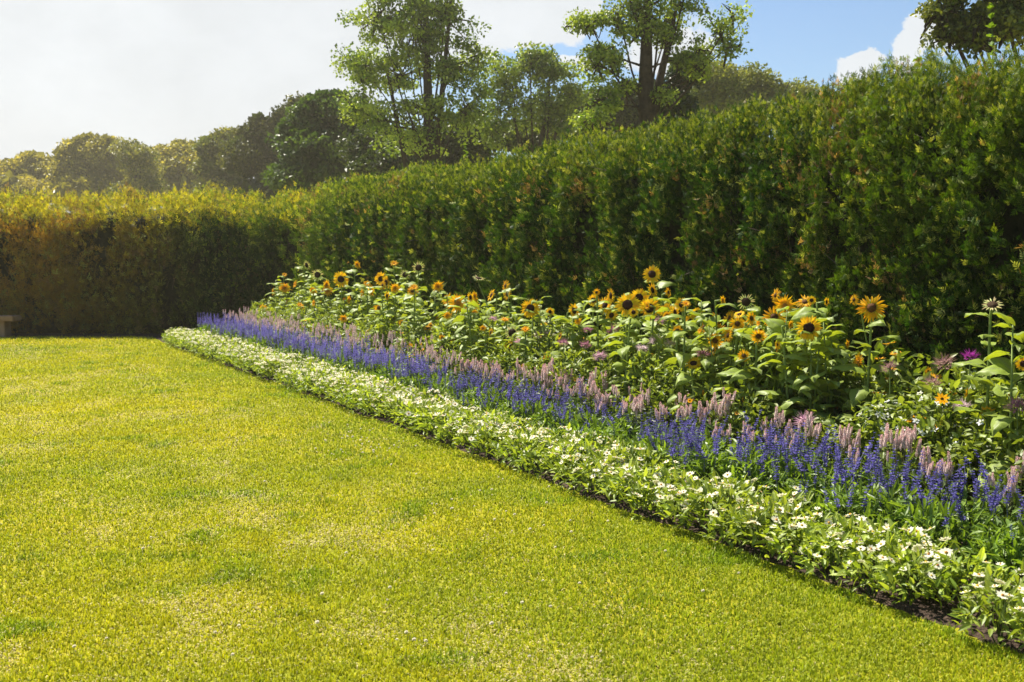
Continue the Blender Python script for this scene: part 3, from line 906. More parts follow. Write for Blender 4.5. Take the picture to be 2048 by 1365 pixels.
# ---- blue salvias --------------------------------------------------
def spike_mesh(name, rng, n_wh, L_, r0, fs, c1, c2, mat, stem=.06, sc_c=(.10, .16, .05), per=7):
    ch = []
    bend = rng.normal(size=2) * .006
    for i in range(n_wh):
        q = i / (n_wh - 1); z = stem + q * L_; r = r0 * (1 - .65 * q ** 1.5) * rng.uniform(.85, 1.15)
        if rng.random() < .1: continue
        m = max(3, int(per * (1 - .4 * q)))
        a = np.arange(m) / m * 2 * pi + i * .7 + rng.normal(size=m) * .2
        o = np.c_[np.cos(a), np.sin(a), a * 0]
        d = norm(o + V3(0, 0, 1) * rng.uniform(.1, .9, m)[:, None])
        S = fs * (1 - .4 * q) * rng.uniform(.7, 1.3, m)
        V, T = scatter(RH_V, RH_T, frames(d, norm(V3(0, 0, 1) - o * .3 + rng.normal(size=(m, 3)) * .3)), np.c_[S * .85, S, S], o * (r * .35) + V3(bend[0] * q * 4, bend[1] * q * 4, z))
        k = rng.random(m)[:, None]
        ch.append((V, T, np.repeat(V3(*c1) * (1 - k) + V3(*c2) * k, 4, 0), 0))
    v, t = tube([[0, 0, 0], [0, 0, stem], [bend[0] * 4, bend[1] * 4, stem + L_]], [.0022, .002, .001], 4, False); ch.append((v, t, sc_c, 1))
    return build_mesh(name, ch, [mat, M_STEM])


def salvias():
    rng = np.random.default_rng(71)
    g1, g2 = (.10, .18, .02), (.24, .36, .05)
    fol = [build_mesh('salvia_foliage', mound(rng, 150, .14, .30, .075, .020, g1, g2, zmin=.05, stems=9), M_LEAF) for _ in range(4)]
    cA, cB = (.050, .042, .23), (.19, .165, .52)
    sp = [spike_mesh('salvia_spike', rng, int(rng.integers(9, 14)), rng.uniform(.09, .15), .0115, .0145, cA, cB, M_COOL, stem=.07, sc_c=(.13, .13, .22)) for _ in range(6)]
    far = []
    for i in range(3):
        ch = []
        for j in range(9):
            a = rng.random() * 6.28; r = .13 * rng.random() ** .5
            L_ = rng.uniform(.09, .16); z0 = rng.uniform(.24, .36)
            tl = rng.normal(size=2) * .12
            for w in range(9):
                q = w / 8; m = 5; aa = np.arange(m) / m * 2 * pi + w
                o = np.c_[np.cos(aa), np.sin(aa), aa * 0]
                S = np.full(m, .016 * (1 - .4 * q))
                V, T = scatter(RH_V, RH_T, frames(norm(o + V3(0, 0, .6)), V3(0, 0, 1) - o * .3), np.c_[S, S, S], o * .004 + V3(cos(a) * r + tl[0] * q * L_, sin(a) * r + tl[1] * q * L_, z0 + q * L_))
                k = rng.random(m)[:, None]; ch.append((V, T, np.repeat(V3(*cA) * (1 - k) + V3(*cB) * k, 4, 0), 0))
            v, t = tube([[cos(a) * r, sin(a) * r, .12], [cos(a) * r, sin(a) * r, z0]], [.002, .0015], 3, False); ch.append((v, t, (.1, .16, .04), 1))
        far.append(build_mesh('salvia_blooms', ch, [M_COOL, M_STEM]))
    G = 'blue salvias in a long band'; cnt = 0
    s = 2.9
    while s < 21.2:
        for row, t0 in enumerate((.60, .77, .93)):
            ss = s + row * .08 + rng.normal() * .035; t = t0 + rng.normal() * .03
            if row == 2 and rng.random() < .25: continue
            cl = vnoise(np.array([[ss * 1.0, row * .3, 0.]]), 1.9)[0]; bloom = np.clip((cl - .15) * 2.0, .15, 1.2)
            k = rng.uniform(.82, 1.18)
            z = empty('salvia_plant', bed(ss, t, .004), rng.random() * 6.28, k)
            tag(z, 'violet blue salvia in the %s row of its band, %s' % (('front', 'middle', 'back')[row], zone(bed(ss, t))), 'salvia', G)
            link('foliage', fol[rng.integers(4)], z)
            if ss < 11.0:
                nf = int(rng.integers(3, 10) * bloom) + 1
                for j in range(nf):
                    a = rng.random() * 6.28; r = .13 * rng.random() ** .5
                    f = link('flower_spike', sp[rng.integers(6)], z); f.location = (cos(a) * r, sin(a) * r, rng.uniform(.13, .30))
                    f.rotation_euler = (rng.normal() * .14, rng.normal() * .14, rng.random() * 6); f.scale = (rng.uniform(.8, 1.25),) * 3
            else: (link('blooms', far[rng.integers(3)], z) if rng.random() < .9 else None)
            cnt += 1
        s += .21
    print('salvias', cnt)


salvias()


# ---- pink celosias --------------------------------------------------
def plume_chunks(rng, L_, r, at, tilt, c1, c2, n=46):
    i = np.arange(n) / (n - 1); a = i * n * 2.4
    rr = r * np.sin(np.clip(i * .93 + .07, 0, 1) * pi) ** .55 * (1 - .35 * i)
    o = np.c_[np.cos(a), np.sin(a), a * 0]
    p = V3(*at) + np.c_[tilt[0] * i * L_, tilt[1] * i * L_, i * L_] + o * (rr * .6)[:, None]
    d = norm(o * .75 + V3(0, 0, 1) + rng.normal(size=(n, 3)) * .12)
    S = np.full(n, .016) * (1 - .3 * i); Sw = np.full(n, .008)
    V, T = scatter(RH_V, RH_T, frames(d, o + V3(0, 0, .1)), np.c_[Sw, S, S], p)
    k = np.clip(i ** 2 * .9 + rng.normal(size=n) * .15, 0, 1)[:, None]
    out = [(V, T, np.repeat(V3(*c1) * (1 - k) + V3(*c2) * k, 4, 0), 0)]
    ax = V3(*at) + np.outer(np.linspace(0, .95, 6), [tilt[0] * L_, tilt[1] * L_, L_])
    v, t = tube(ax, r * .72 * np.array([.5, .95, 1, .85, .6, .15]), 7); out.append((v, t, tuple(np.array(c1) * .75), 0))
    return out


def celosias():
    rng = np.random.default_rng(81)
    c1, c2 = (.84, .70, .66), (.58, .32, .33)
    g1, g2 = (.06, .11, .02), (.15, .22, .04)
    fol = [build_mesh('celosia_foliage', mound(rng, 120, .13, .36, .085, .02, g1, g2, zmin=.05, stems=10), M_LEAF) for _ in range(3)]
    pl = []
    for i in range(6):
        L_ = rng.uniform(.055, .095)
        ch = plume_chunks(rng, L_, .0095, (0, 0, .10), rng.normal(size=2) * .1, c1, c2)
        v, t = tube([[0, 0, 0], [0, 0, .105]], [.002, .0016], 4, False); ch.append((v, t, (.16, .14, .06), 1))
        pl.append(build_mesh('celosia_plume', ch, [M_COOL, M_STEM]))
    far = []
    for i in range(3):
        ch = []
        for j in range(11):
            a = rng.random() * 6.28; r = .13 * rng.random() ** .5
            ch += plume_chunks(rng, rng.uniform(.055, .085), .0095, (cos(a) * r, sin(a) * r, rng.uniform(.38, .52)), rng.normal(size=2) * .1, c1, c2, 22)
        far.append(build_mesh('celosia_plumes', ch, [M_COOL, M_STEM]))
    G = 'pink celosias behind the salvias'; cnt = 0
    s = 3.3
    while s < 21.0:
        for row, t0 in enumerate((1.02, 1.20)):
            ss = s + row * .13 + rng.normal() * .05; t = t0 + rng.normal() * .05
            if rng.random() < .16: continue
            k = rng.uniform(.78, 1.08) * (1.0 if row == 0 else 1.1)
            z = empty('celosia_plant', bed(ss, t, .004), rng.random() * 6.28, k)
            tag(z, 'pale pink celosia with upright plumes in the %s row, %s' % (('front', 'back')[row], zone(bed(ss, t))), 'celosia', G)
            link('foliage', fol[rng.integers(3)], z)
            if ss < 11:
                # plumes come in tight upright bunches
                for b in range(int(rng.integers(2, 5))):
                    a0 = rng.random() * 6.28; r0 = .09 * rng.random() ** .5; z0 = rng.uniform(.28, .37)
                    for j in range(int(rng.integers(3, 6))):
                        f = link('plume', pl[rng.integers(6)], z)
                        f.location = (cos(a0) * r0 + rng.normal() * .018, sin(a0) * r0 + rng.normal() * .018, z0 + rng.normal() * .018)
                        f.rotation_euler = (rng.normal() * .05, rng.normal() * .05, rng.random() * 6); f.scale = (rng.uniform(.7, 1.08),) * 3
            else: link('plumes', far[rng.integers(3)], z)
            cnt += 1
        s += .25
    print('celosias', cnt)


celosias()


# ---- sunflowers ------------------------------------------------------
def big_leaf(rng, fold=.18, droop=.5):
    """heart shaped leaf of unit length along +y with petiole from the origin"""
    nl, nw = 9, 4
    V = []; pet = .35
    ys = np.linspace(0, 1, nl)
    prof = np.interp(ys, [0, .08, .25, .45, .7, .88, 1], [.16, .36, .44, .40, .26, .11, .0])
    for i, y in enumerate(ys):
        for j in range(-nw, nw + 1):
            q = j / nw; x = q * prof[i]
            yy = y - .13 * (abs(q) ** 1.5) * (1 - y) ** 3 * 2.0
            z = abs(x) * fold * 1.6 - droop * y * y * .55 - .14 * abs(q) ** 2 * (.5 + y) + rng.normal() * .012 + .035 * sin(y * 14 + j) * abs(q)
            V.append([x, pet + yy, z + .10])
    T = []
    m = 2 * nw + 1
    for i in range(nl - 1):
        for j in range(m - 1):
            a = i * m + j
            T += [[a, a + 1, a + m + 1], [a, a + m + 1, a + m]]
    V = np.array(V); T = np.array(T)
    c = np.tile(V3(.27, .36, .055), (len(V), 1)); 
    mid = np.abs(V[:, 0]) < .02; c[mid] = V3(.24, .30, .10)
    pv, pt = tube([[0, 0, 0], [0, pet * .5, .07], [0, pet + .04, .10]], [.022, .018, .012], 5, False)
    return build_mesh('sunflower_leaf', [(V, T, c, 0), (pv, pt, (.17, .24, .05), 1)], [M_BIGLEAF, M_STEM], True)


def head_mesh(rng, kind):
    """unit radius head facing +z: petals mesh, disc mesh, calyx mesh"""
    c = {'y': (.92, .60, .018), 'o': (.93, .52, .012), 'p': (.84, .78, .34), 'd': (.95, .57, .014)}[kind]
    npet = {'y': 21, 'o': 17, 'p': 19, 'd': 20}[kind]
    rd = {'y': .44, 'o': .32, 'p': .50, 'd': .22}[kind]
    ch = []
    for L_ in range({'y': 2, 'o': 2, 'p': 1, 'd': 4}[kind]):
        a = (np.arange(npet) + L_ * .5) / npet * 2 * pi + rng.normal(size=npet) * .06
        cup = rng.normal(size=npet) * .16 + (.12 if kind != 'o' else .0) + (L_ * .30 if kind == 'd' else -L_ * .12)
        d = np.c_[np.cos(a), np.sin(a), cup]
        S = (1 - rd * .85) * (1 + rng.normal(size=npet) * .13) * (1 - (.22 * L_ if kind == 'd' else 0))
        W = {'y': .20, 'o': .15, 'p': .13, 'd': .16}[kind]
        V, T = scatter(LEAF_V * V3(1, 1, .8), LEAF_T, frames(d, V3(0, 0, 1)), np.c_[np.full(npet, W), S, S * .8], np.c_[np.cos(a), np.sin(a), a * 0] * (rd * .85) + V3(0, 0, .02 - .03 * L_))
        cc = V3(*c) * np.c_[rng.uniform(.9, 1.05, npet), rng.uniform(.82, 1.15, npet), np.ones(npet)]
        ch.append((V, T, np.repeat(cc, len(LEAF_V), 0)))
    pm = build_mesh('sunflower_petals', ch, M_PETAL)
    dc = {'y': ((.045, .018, .010), (.035, .012, .006)), 'o': ((.10, .05, .015), (.09, .035, .012)), 'p': ((.05, .03, .012), (.03, .012, .006)), 'd': ((.30, .13, .02), (.55, .22, .02))}[kind]
    v, t, cc = dome(rd, .17, *dc, seg=18, rings=5, z0=.0, rng=rng)
    dm = build_mesh('sunflower_disc', [(v, t, cc)], M_DISC, True)
    n = 16; a = np.arange(n) / n * 2 * pi
    d = np.c_[np.cos(a), np.sin(a), np.full(n, -.15) + rng.normal(size=n) * .15]
    V, T = scatter(LEAF_V, LEAF_T, frames(d, V3(0, 0, 1)), np.c_[np.full(n, .24), np.full(n, .5), np.full(n, .5)], np.c_[np.cos(a), np.sin(a), a * 0] * .2 + V3(0, 0, -.09))
    v2, t2, _ = dome(.42, -.18, (0, 0, 0), (0, 0, 0), seg=14, rings=3, z0=-.02)
    cm = build_mesh('sunflower_calyx', [(V, T, (.16, .26, .04)), (v2, t2, (.15, .24, .04))], M_LEAF)
    return pm, dm, cm


def sunflowers():
    rng = np.random.default_rng(91)
    leaves = [big_leaf(rng, rng.uniform(.05, .3), rng.uniform(.2, 1.0)) for _ in range(7)]
    heads = {k: [head_mesh(rng, k) for _ in range(3)] for k in 'yopd'}
    # (x, y, kind, radius px, facing): f = to the lawn, l / r = turned aside, u = up, n = nodding
    H = [
        # near end
        [(1743, 616, 'o', 24, 'f', 1.75), (1708, 600, 'o', 10, 'l', 1.75), (1717, 725, 'd', 16, 'l', 1.75)],
        [(1985, 610, 'p', 17, 'u', 1.7), (2046, 728, 'y', 12, 'f', 1.7)],
        [(1618, 657, 'y', 21, 'f', 1.5)],
        [(1570, 612, 'd', 19, 'f', 1.85), (1551, 591, 'o', 12, 'l', 1.85)],
        [(1548, 635, 'o', 20, 'f', 1.62)],
        [(1610, 604, 'o', 15, 'u', 1.9)],
        [(1517, 673, 'o', 14, 'n', 1.5), (1555, 690, 'o', 8, 'l', 1.5)],
        [(1492, 604, 'p', 15, 'f', 1.9)],
        [(1475, 648, 'o', 14, 'f', 1.6), (1503, 637, 'o', 13, 'r', 1.6), (1454, 669, 'd', 13, 'l', 1.6)],
        [(1459, 637, 'o', 14, 'l', 1.8)],
        [(1488, 712, 'o', 11, 'f', 1.4)],
        [(1432, 640, 'o', 13, 'r', 1.9), (1437, 661, 'o', 13, 'f', 1.9)],
        [(1456, 671, 'o', 13, 'l', 1.5), (1430, 682, 'o', 14, 'n', 1.5), (1427, 700, 'o', 10, 'l', 1.5)],
        [(1408, 654, 'o', 12, 'l', 1.6)],
        [(1387, 727, 'y', 14, 'u', 1.4)],
        # middle clump
        [(1394, 626, 'y', 9, 'f', 1.9), (1395, 637, 'y', 10, 'f', 1.9), (1381, 644, 'y', 12, 'f', 1.9)],
        [(1364, 610, 'y', 12, 'f', 1.85), (1350, 626, 'y', 13, 'r', 1.85), (1333, 621, 'y', 12, 'f', 1.85)],
        [(1355, 661, 'o', 9, 'f', 1.6)],
        [(1337, 585, 'o', 9, 'r', 2.0)],
        [(1304, 549, 'y', 15, 'f', 2.0), (1305, 581, 'y', 12, 'r', 2.0)],
        [(1255, 610, 'y', 20, 'f', 1.55)],
        [(1278, 596, 'y', 16, 'f', 1.8), (1299, 617, 'y', 18, 'f', 1.8)],
        [(1222, 592, 'y', 13, 'l', 1.9), (1210, 611, 'y', 15, 'l', 1.9)],
        [(1223, 631, 'y', 10, 'f', 1.7)],
        [(1187, 601, 'y', 10, 'f', 1.9)],
        [(1148, 622, 'y', 13, 'r', 1.7)],
        [(1100, 624, 'y', 7, 'f', 1.8)],
        [(1061, 617, 'y', 16, 'f', 1.55)],
        [(1024, 666, 'p', 13, 'f', 1.5), (1019, 691, 'y', 11, 'u', 1.5)],
        [(1011, 572, 'o', 11, 'l', 2.0), (1015, 588, 'y', 11, 'l', 2.0)],
        [(1051, 734, 'o', 8, 'f', 1.4)],
        [(1095, 710, 'o', 7, 'u', 1.5)],
        # far clump
        [(983, 591, 'y', 11, 'l', 1.9), (957, 557, 'p', 11, 'u', 1.9)],
        [(951, 609, 'd', 11, 'r', 1.6), (948, 593, 'd', 9, 'r', 1.6)],
        [(916, 607, 'd', 17, 'f', 1.6)],
        [(895, 601, 'd', 12, 'l', 1.8)],
        [(876, 574, 'd', 11, 'f', 1.9)],
        [(895, 632, 'd', 8, 'f', 1.5)],
        [(856, 657, 'o', 8, 'u', 1.5)],
        [(884, 676, 'd', 6, 'f', 1.4)],
        [(825, 582, 'o', 10, 'f', 1.7)],
        [(837, 536, 'p', 11, 'f', 2.0)],
        [(810, 550, 'p', 9, 'f', 1.9)],
        [(788, 527, 'd', 7, 'u', 2.0)],
        [(790, 577, 'd', 9, 'f', 1.7)],
        [(762, 558, 'y', 11, 'f', 1.8), (772, 566, 'y', 11, 'r', 1.8)],
        [(758, 616, 'o', 9, 'f', 1.6)],
        [(737, 667, 'd', 8, 'f', 1.4)],
        [(714, 530, 'd', 8, 'r', 1.9)],
        [(734, 568, 'd', 7, 'u', 1.8)],
        [(687, 638, 'd', 8, 'f', 1.4)],
        [(682, 559, 'y', 13, 'f', 1.6)],
        [(652, 571, 'd', 10, 'r', 1.8), (655, 582, 'd', 10, 'f', 1.8)],
        [(635, 550, 'p', 10, 'f', 1.9)],
        [(613, 531, 'p', 9, 'r', 2.0)],
        [(626, 582, 'd', 7, 'f', 1.7)],
        [(569, 577, 'd', 11, 'f', 1.9), (548, 584, 'd', 7, 'l', 1.9)],
        [(569, 550, 'd', 5, 'u', 2.0)],
        [(526, 618, 'd', 8, 'f', 1.6)],
        [(600, 610, 'd', 6, 'u', 1.5)],
    ]
    for x in list(range(565, 1000, 15)) + list(range(1010, 1700, 36)):
        H.append([(int(x + rng.uniform(-7, 7)), int(rng.uniform(562, 668) + (x - 560) * .035), 'ddoy'[rng.integers(4)], rng.uniform(6, 9.5), 'flru'[rng.integers(4)], rng.uniform(1.35, 1.9))])
    L = {
        (1743, 616): 'tall sunflower with a large ragged orange head at the right end of the crowd',
        (1985, 610): 'tall sunflower standing apart at the right edge, its pale head half hidden by leaves',
        (1618, 657): 'sunflower with one big yellow head and black disc, nearest the tall ragged orange one',
        (1570, 612): 'sunflower with a double orange head and a smaller side head above it',
        (1548, 635): 'sunflower with a spiky orange star shaped head below the double orange one',
        (1610, 604): 'sunflower whose orange head tips skyward between the double orange and ragged heads',
        (1517, 673): 'sunflower with a brownish orange head nodding low left of the big black disc',
        (1492, 604): 'sunflower with a single pale fringed head and wide black disc above the orange cluster',
        (1475, 648): 'sunflower carrying three ragged orange heads under the pale fringed one',
        (1459, 637): 'sunflower with one orange head turned left behind the three headed plant',
        (1488, 712): 'short sunflower with a small orange head below the three headed plant',
        (1432, 640): 'sunflower with two orange heads stacked one above the other, left of the orange cluster',
        (1456, 671): 'sunflower with drooping orange heads hanging low in the orange cluster',
        (1408, 654): 'sunflower with one orange head turned left between yellow trio and orange cluster',
        (1387, 727): 'short sunflower with a yellow cup shaped head low above the celosias',
        (1394, 626): 'sunflower with three small dark centred heads bunched on its right side',
        (1364, 610): 'sunflower with three yellow dark centred heads spread in a row',
        (1355, 661): 'short sunflower with one small orange head under the row of three heads',
        (1337, 585): 'sunflower with a small orange head turned right behind the topmost one',
        (1304, 549): 'tallest sunflower of the middle, its yellow head raised against the dark hedge',
        (1255, 610): 'sunflower with the largest yellow head and broad dark disc in the middle',
        (1278, 596): 'sunflower with two big yellow heads right behind the largest one',
        (1222, 592): 'sunflower with two yellow heads turned left beside the largest head',
        (1061, 617): 'lone sunflower with a clear round yellow head and dark disc left of the middle',
        (1148, 622): 'sunflower with one yellow head turned right between the lone round head and the cluster',
        (1024, 666): 'short sunflower with a pale cream star head above a small yellow one',
        (1011, 572): 'sunflower with two heads turned left, one above the other, against the hedge',
        (916, 607): 'sunflower with a shaggy double golden head, largest of the far clump',
        (837, 536): 'tall sunflower with a pale withered head standing above the far clump',
        (682, 559): 'sunflower with a clear round yellow head at the front of the far clump',
        (762, 558): 'sunflower with two yellow heads side by side in the far clump',
        (613, 531): 'tall sunflower with a cream coloured head at the far left top of the clump',
        (569, 577): 'sunflower with golden heads at the far left end of the bed',
        (983, 591): 'sunflower with a pale bud above a yellow head between far clump and middle',
        (526, 618): 'lowest leftmost sunflower head, at the very end of the bed',
        (714, 530): 'tall sunflower with a small golden head turned right at the top of the far clump',
    }
    to_cam = {}
    for plant in H:
        x0, y0, k0, r0, f0, t0 = plant[0]
        t0 = t0 + rng.uniform(-.06, .06)
        P0v = at_t(x0, y0, t0); P0 = np.array(P0v)
        gx = P0 + np.array(U) * rng.normal() * .03 + np.array(N) * rng.normal() * .03; gx[2] = 0
        root = empty('sunflower_plant', tuple(gx))
        tag(root, L.get((x0, y0)), 'sunflower', 'sunflowers')
        if (x0, y0) not in L:
            root['label'] = 'sunflower with %s among the leaves, %s' % ('a small golden head' if k0 == 'd' else ('a small orange head' if k0 == 'o' else 'a small yellow head'), zone(P0v))
        hs = []
        for (x, y, k, r, f, t) in plant:
            P = np.array(at_t(x, y, t0 if True else t)); hs.append((P - gx, k, r, f, P))
        stemch = []
        top = hs[0][0]
        hz = top[2]
        def facing(f, P):
            v = np.array([0, 0, EYE]) - P; v[2] = 0; v = norm(v); side = V3(v[1], -v[0], 0)   # side: to the picture's left
            if side[0] > 0: side = -side
            q = {'f': v + V3(0, 0, .22) + side * .1, 'l': v * .6 + side * 1.0 + V3(0, 0, .2), 'r': v * .6 - side * 1.0 + V3(0, 0, .2), 'u': v * .7 + V3(0, 0, .9), 'n': v + V3(0, 0, -.25)}[f]
            return norm(q + rng.normal(size=3) * .12)
        fd = facing(hs[0][3], hs[0][4])
        neck = top - fd * .06
        mid = V3(neck[0] * .35, neck[1] * .35, hz * .5)
        pre = neck * V3(.8, .8, 1) - V3(0, 0, .07) - fd * V3(.3, .3, 0) * .05
        v, t = tube([V3(0, 0, -.01), V3(.004, 0, hz * .25), mid, pre, neck - fd * .01, top - fd * .02], [.0125, .012, .010, .008, .008, .009], 7); stemch.append((v, t, (.20, .27, .06)))
        for (h, k, r, f, P) in hs[1:]:
            fd2 = facing(f, P); z0 = max(.2, min(h[2], hz) - .32)
            s = mid * (z0 / max(mid[2], .01)) if z0 < mid[2] else mid + (pre - mid) * ((z0 - mid[2]) / max(pre[2] - mid[2], .01))
            nk = h - fd2 * .05
            v, t = tube([s, s * .5 + nk * .5 + V3(0, 0, -.03), nk - V3(0, 0, .03), h - fd2 * .02], [.006, .0055, .005, .006], 6); stemch.append((v, t, (.20, .27, .06)))
        link('stem', build_mesh('sunflower_stem', stemch, M_STEM, True), root)
        depth = hs[0][4][1]
        for (h, k, r, f, P) in hs:
            R = r / F_PX * P[1] * 1.25
            pm, dm, cm = heads[k][rng.integers(3)]
            fd_ = facing(f, P)
            q = Vector(fd_).to_track_quat('Z', 'Y').to_matrix() @ Matrix.Rotation(rng.random() * 6.28, 3, 'Z')
            hd = link('flower_head', pm, root); hd.location = tuple(h); hd.rotation_euler = q.to_euler(); hd.scale = (R, R, R)
            link('disc', dm, hd); link('calyx', cm, hd)
        # leaves spiral up the stem
        nl = int(hz * 13) + int(rng.integers(0, 3)) + (4 if x0 < 1000 else 0)
        a = rng.random() * 6.28
        for i in range(nl):
            q = (i + .5) / nl; z = hz * (.22 + .74 * q)
            a += 2.4 + rng.normal() * .3
            sz = rng.uniform(.12, .20) * (1.15 - .40 * q)
            base = mid * (z / max(mid[2], .01)) if z < mid[2] else mid + (pre - mid) * ((z - mid[2]) / max(pre[2] - mid[2], .01))
            lf = link('leaf', leaves[rng.integers(7)], root)
            lf.location = (base[0], base[1], z)
            e = Matrix.Rotation(a, 3, 'Z') @ Matrix.Rotation(rng.uniform(-.15, .55), 3, 'X') @ Matrix.Rotation(rng.normal() * .25, 3, 'Y')
            lf.rotation_euler = e.to_euler(); lf.scale = (sz * rng.uniform(.85, 1.1), sz, sz)


sunflowers()


def leafy_sunflowers():
    rng = np.random.default_rng(95)
    leaves = [big_leaf(rng, rng.uniform(.05, .3), rng.uniform(.2, 1.0)) for _ in range(5)]
    xs = list(range(548, 1000, 14)) + list(range(1005, 1680, 22)) + [2035]
    for x in xs:
        x += rng.uniform(-8, 8); t = rng.uniform(1.5, 2.1); y = rng.uniform(550, 625) + (x - 550) * .06
        P = at_t(x, y, t); root = empty('sunflower_plant', (P.x, P.y, 0)); hz = P.z
        tag(root, 'leafy sunflower without an open head, %s, %s' % ('towards the hedge' if t > 1.7 else 'towards the lawn', zone(P)), 'sunflower', 'leafy sunflowers without open heads')
        b = rng.normal(size=2) * .04
        v, t_ = tube([[0, 0, 0], [b[0] * .4, b[1] * .4, hz * .5], [b[0], b[1], hz]], [.011, .009, .004], 6)
        link('stem', build_mesh('sunflower_stem', [(v, t_, (.20, .27, .06))], M_STEM, True), root)
        n = int(hz * 14) + 3; a = rng.random() * 6.28
        for i in range(n):
            q = (i + .5) / n; a += 2.4 + rng.normal() * .3; sz = rng.uniform(.11, .20) * (1.15 - .5 * q)
            lf = link('leaf', leaves[rng.integers(5)], root); lf.location = (b[0] * q, b[1] * q, hz * (.2 + .8 * q))
            lf.rotation_euler = (Matrix.Rotation(a, 3, 'Z') @ Matrix.Rotation(rng.uniform(-.15, .6) + q * .25, 3, 'X') @ Matrix.Rotation(rng.normal() * .25, 3, 'Y')).to_euler(); lf.scale = (sz,) * 3


leafy_sunflowers()


# ---- tall leafy fillers, cleomes, nicotianas, coneflowers --------------
def place(proto_parts, name, label, cat, group, spots, rng, smin=.85, smax=1.15):
    for (s, t) in spots:
        z = empty(name, bed(s, t, .004), rng.random() * 6.28, rng.uniform(smin, smax))
        tag(z, label, cat, group)
        for nm, meshes in proto_parts: link(nm, meshes[rng.integers(len(meshes))], z)


def s_at(px, t, depth_z=0.6):
    """bed coordinate s below the picture column px, at offset t"""
    p = at_t(px, 600, t); return p.dot(U)


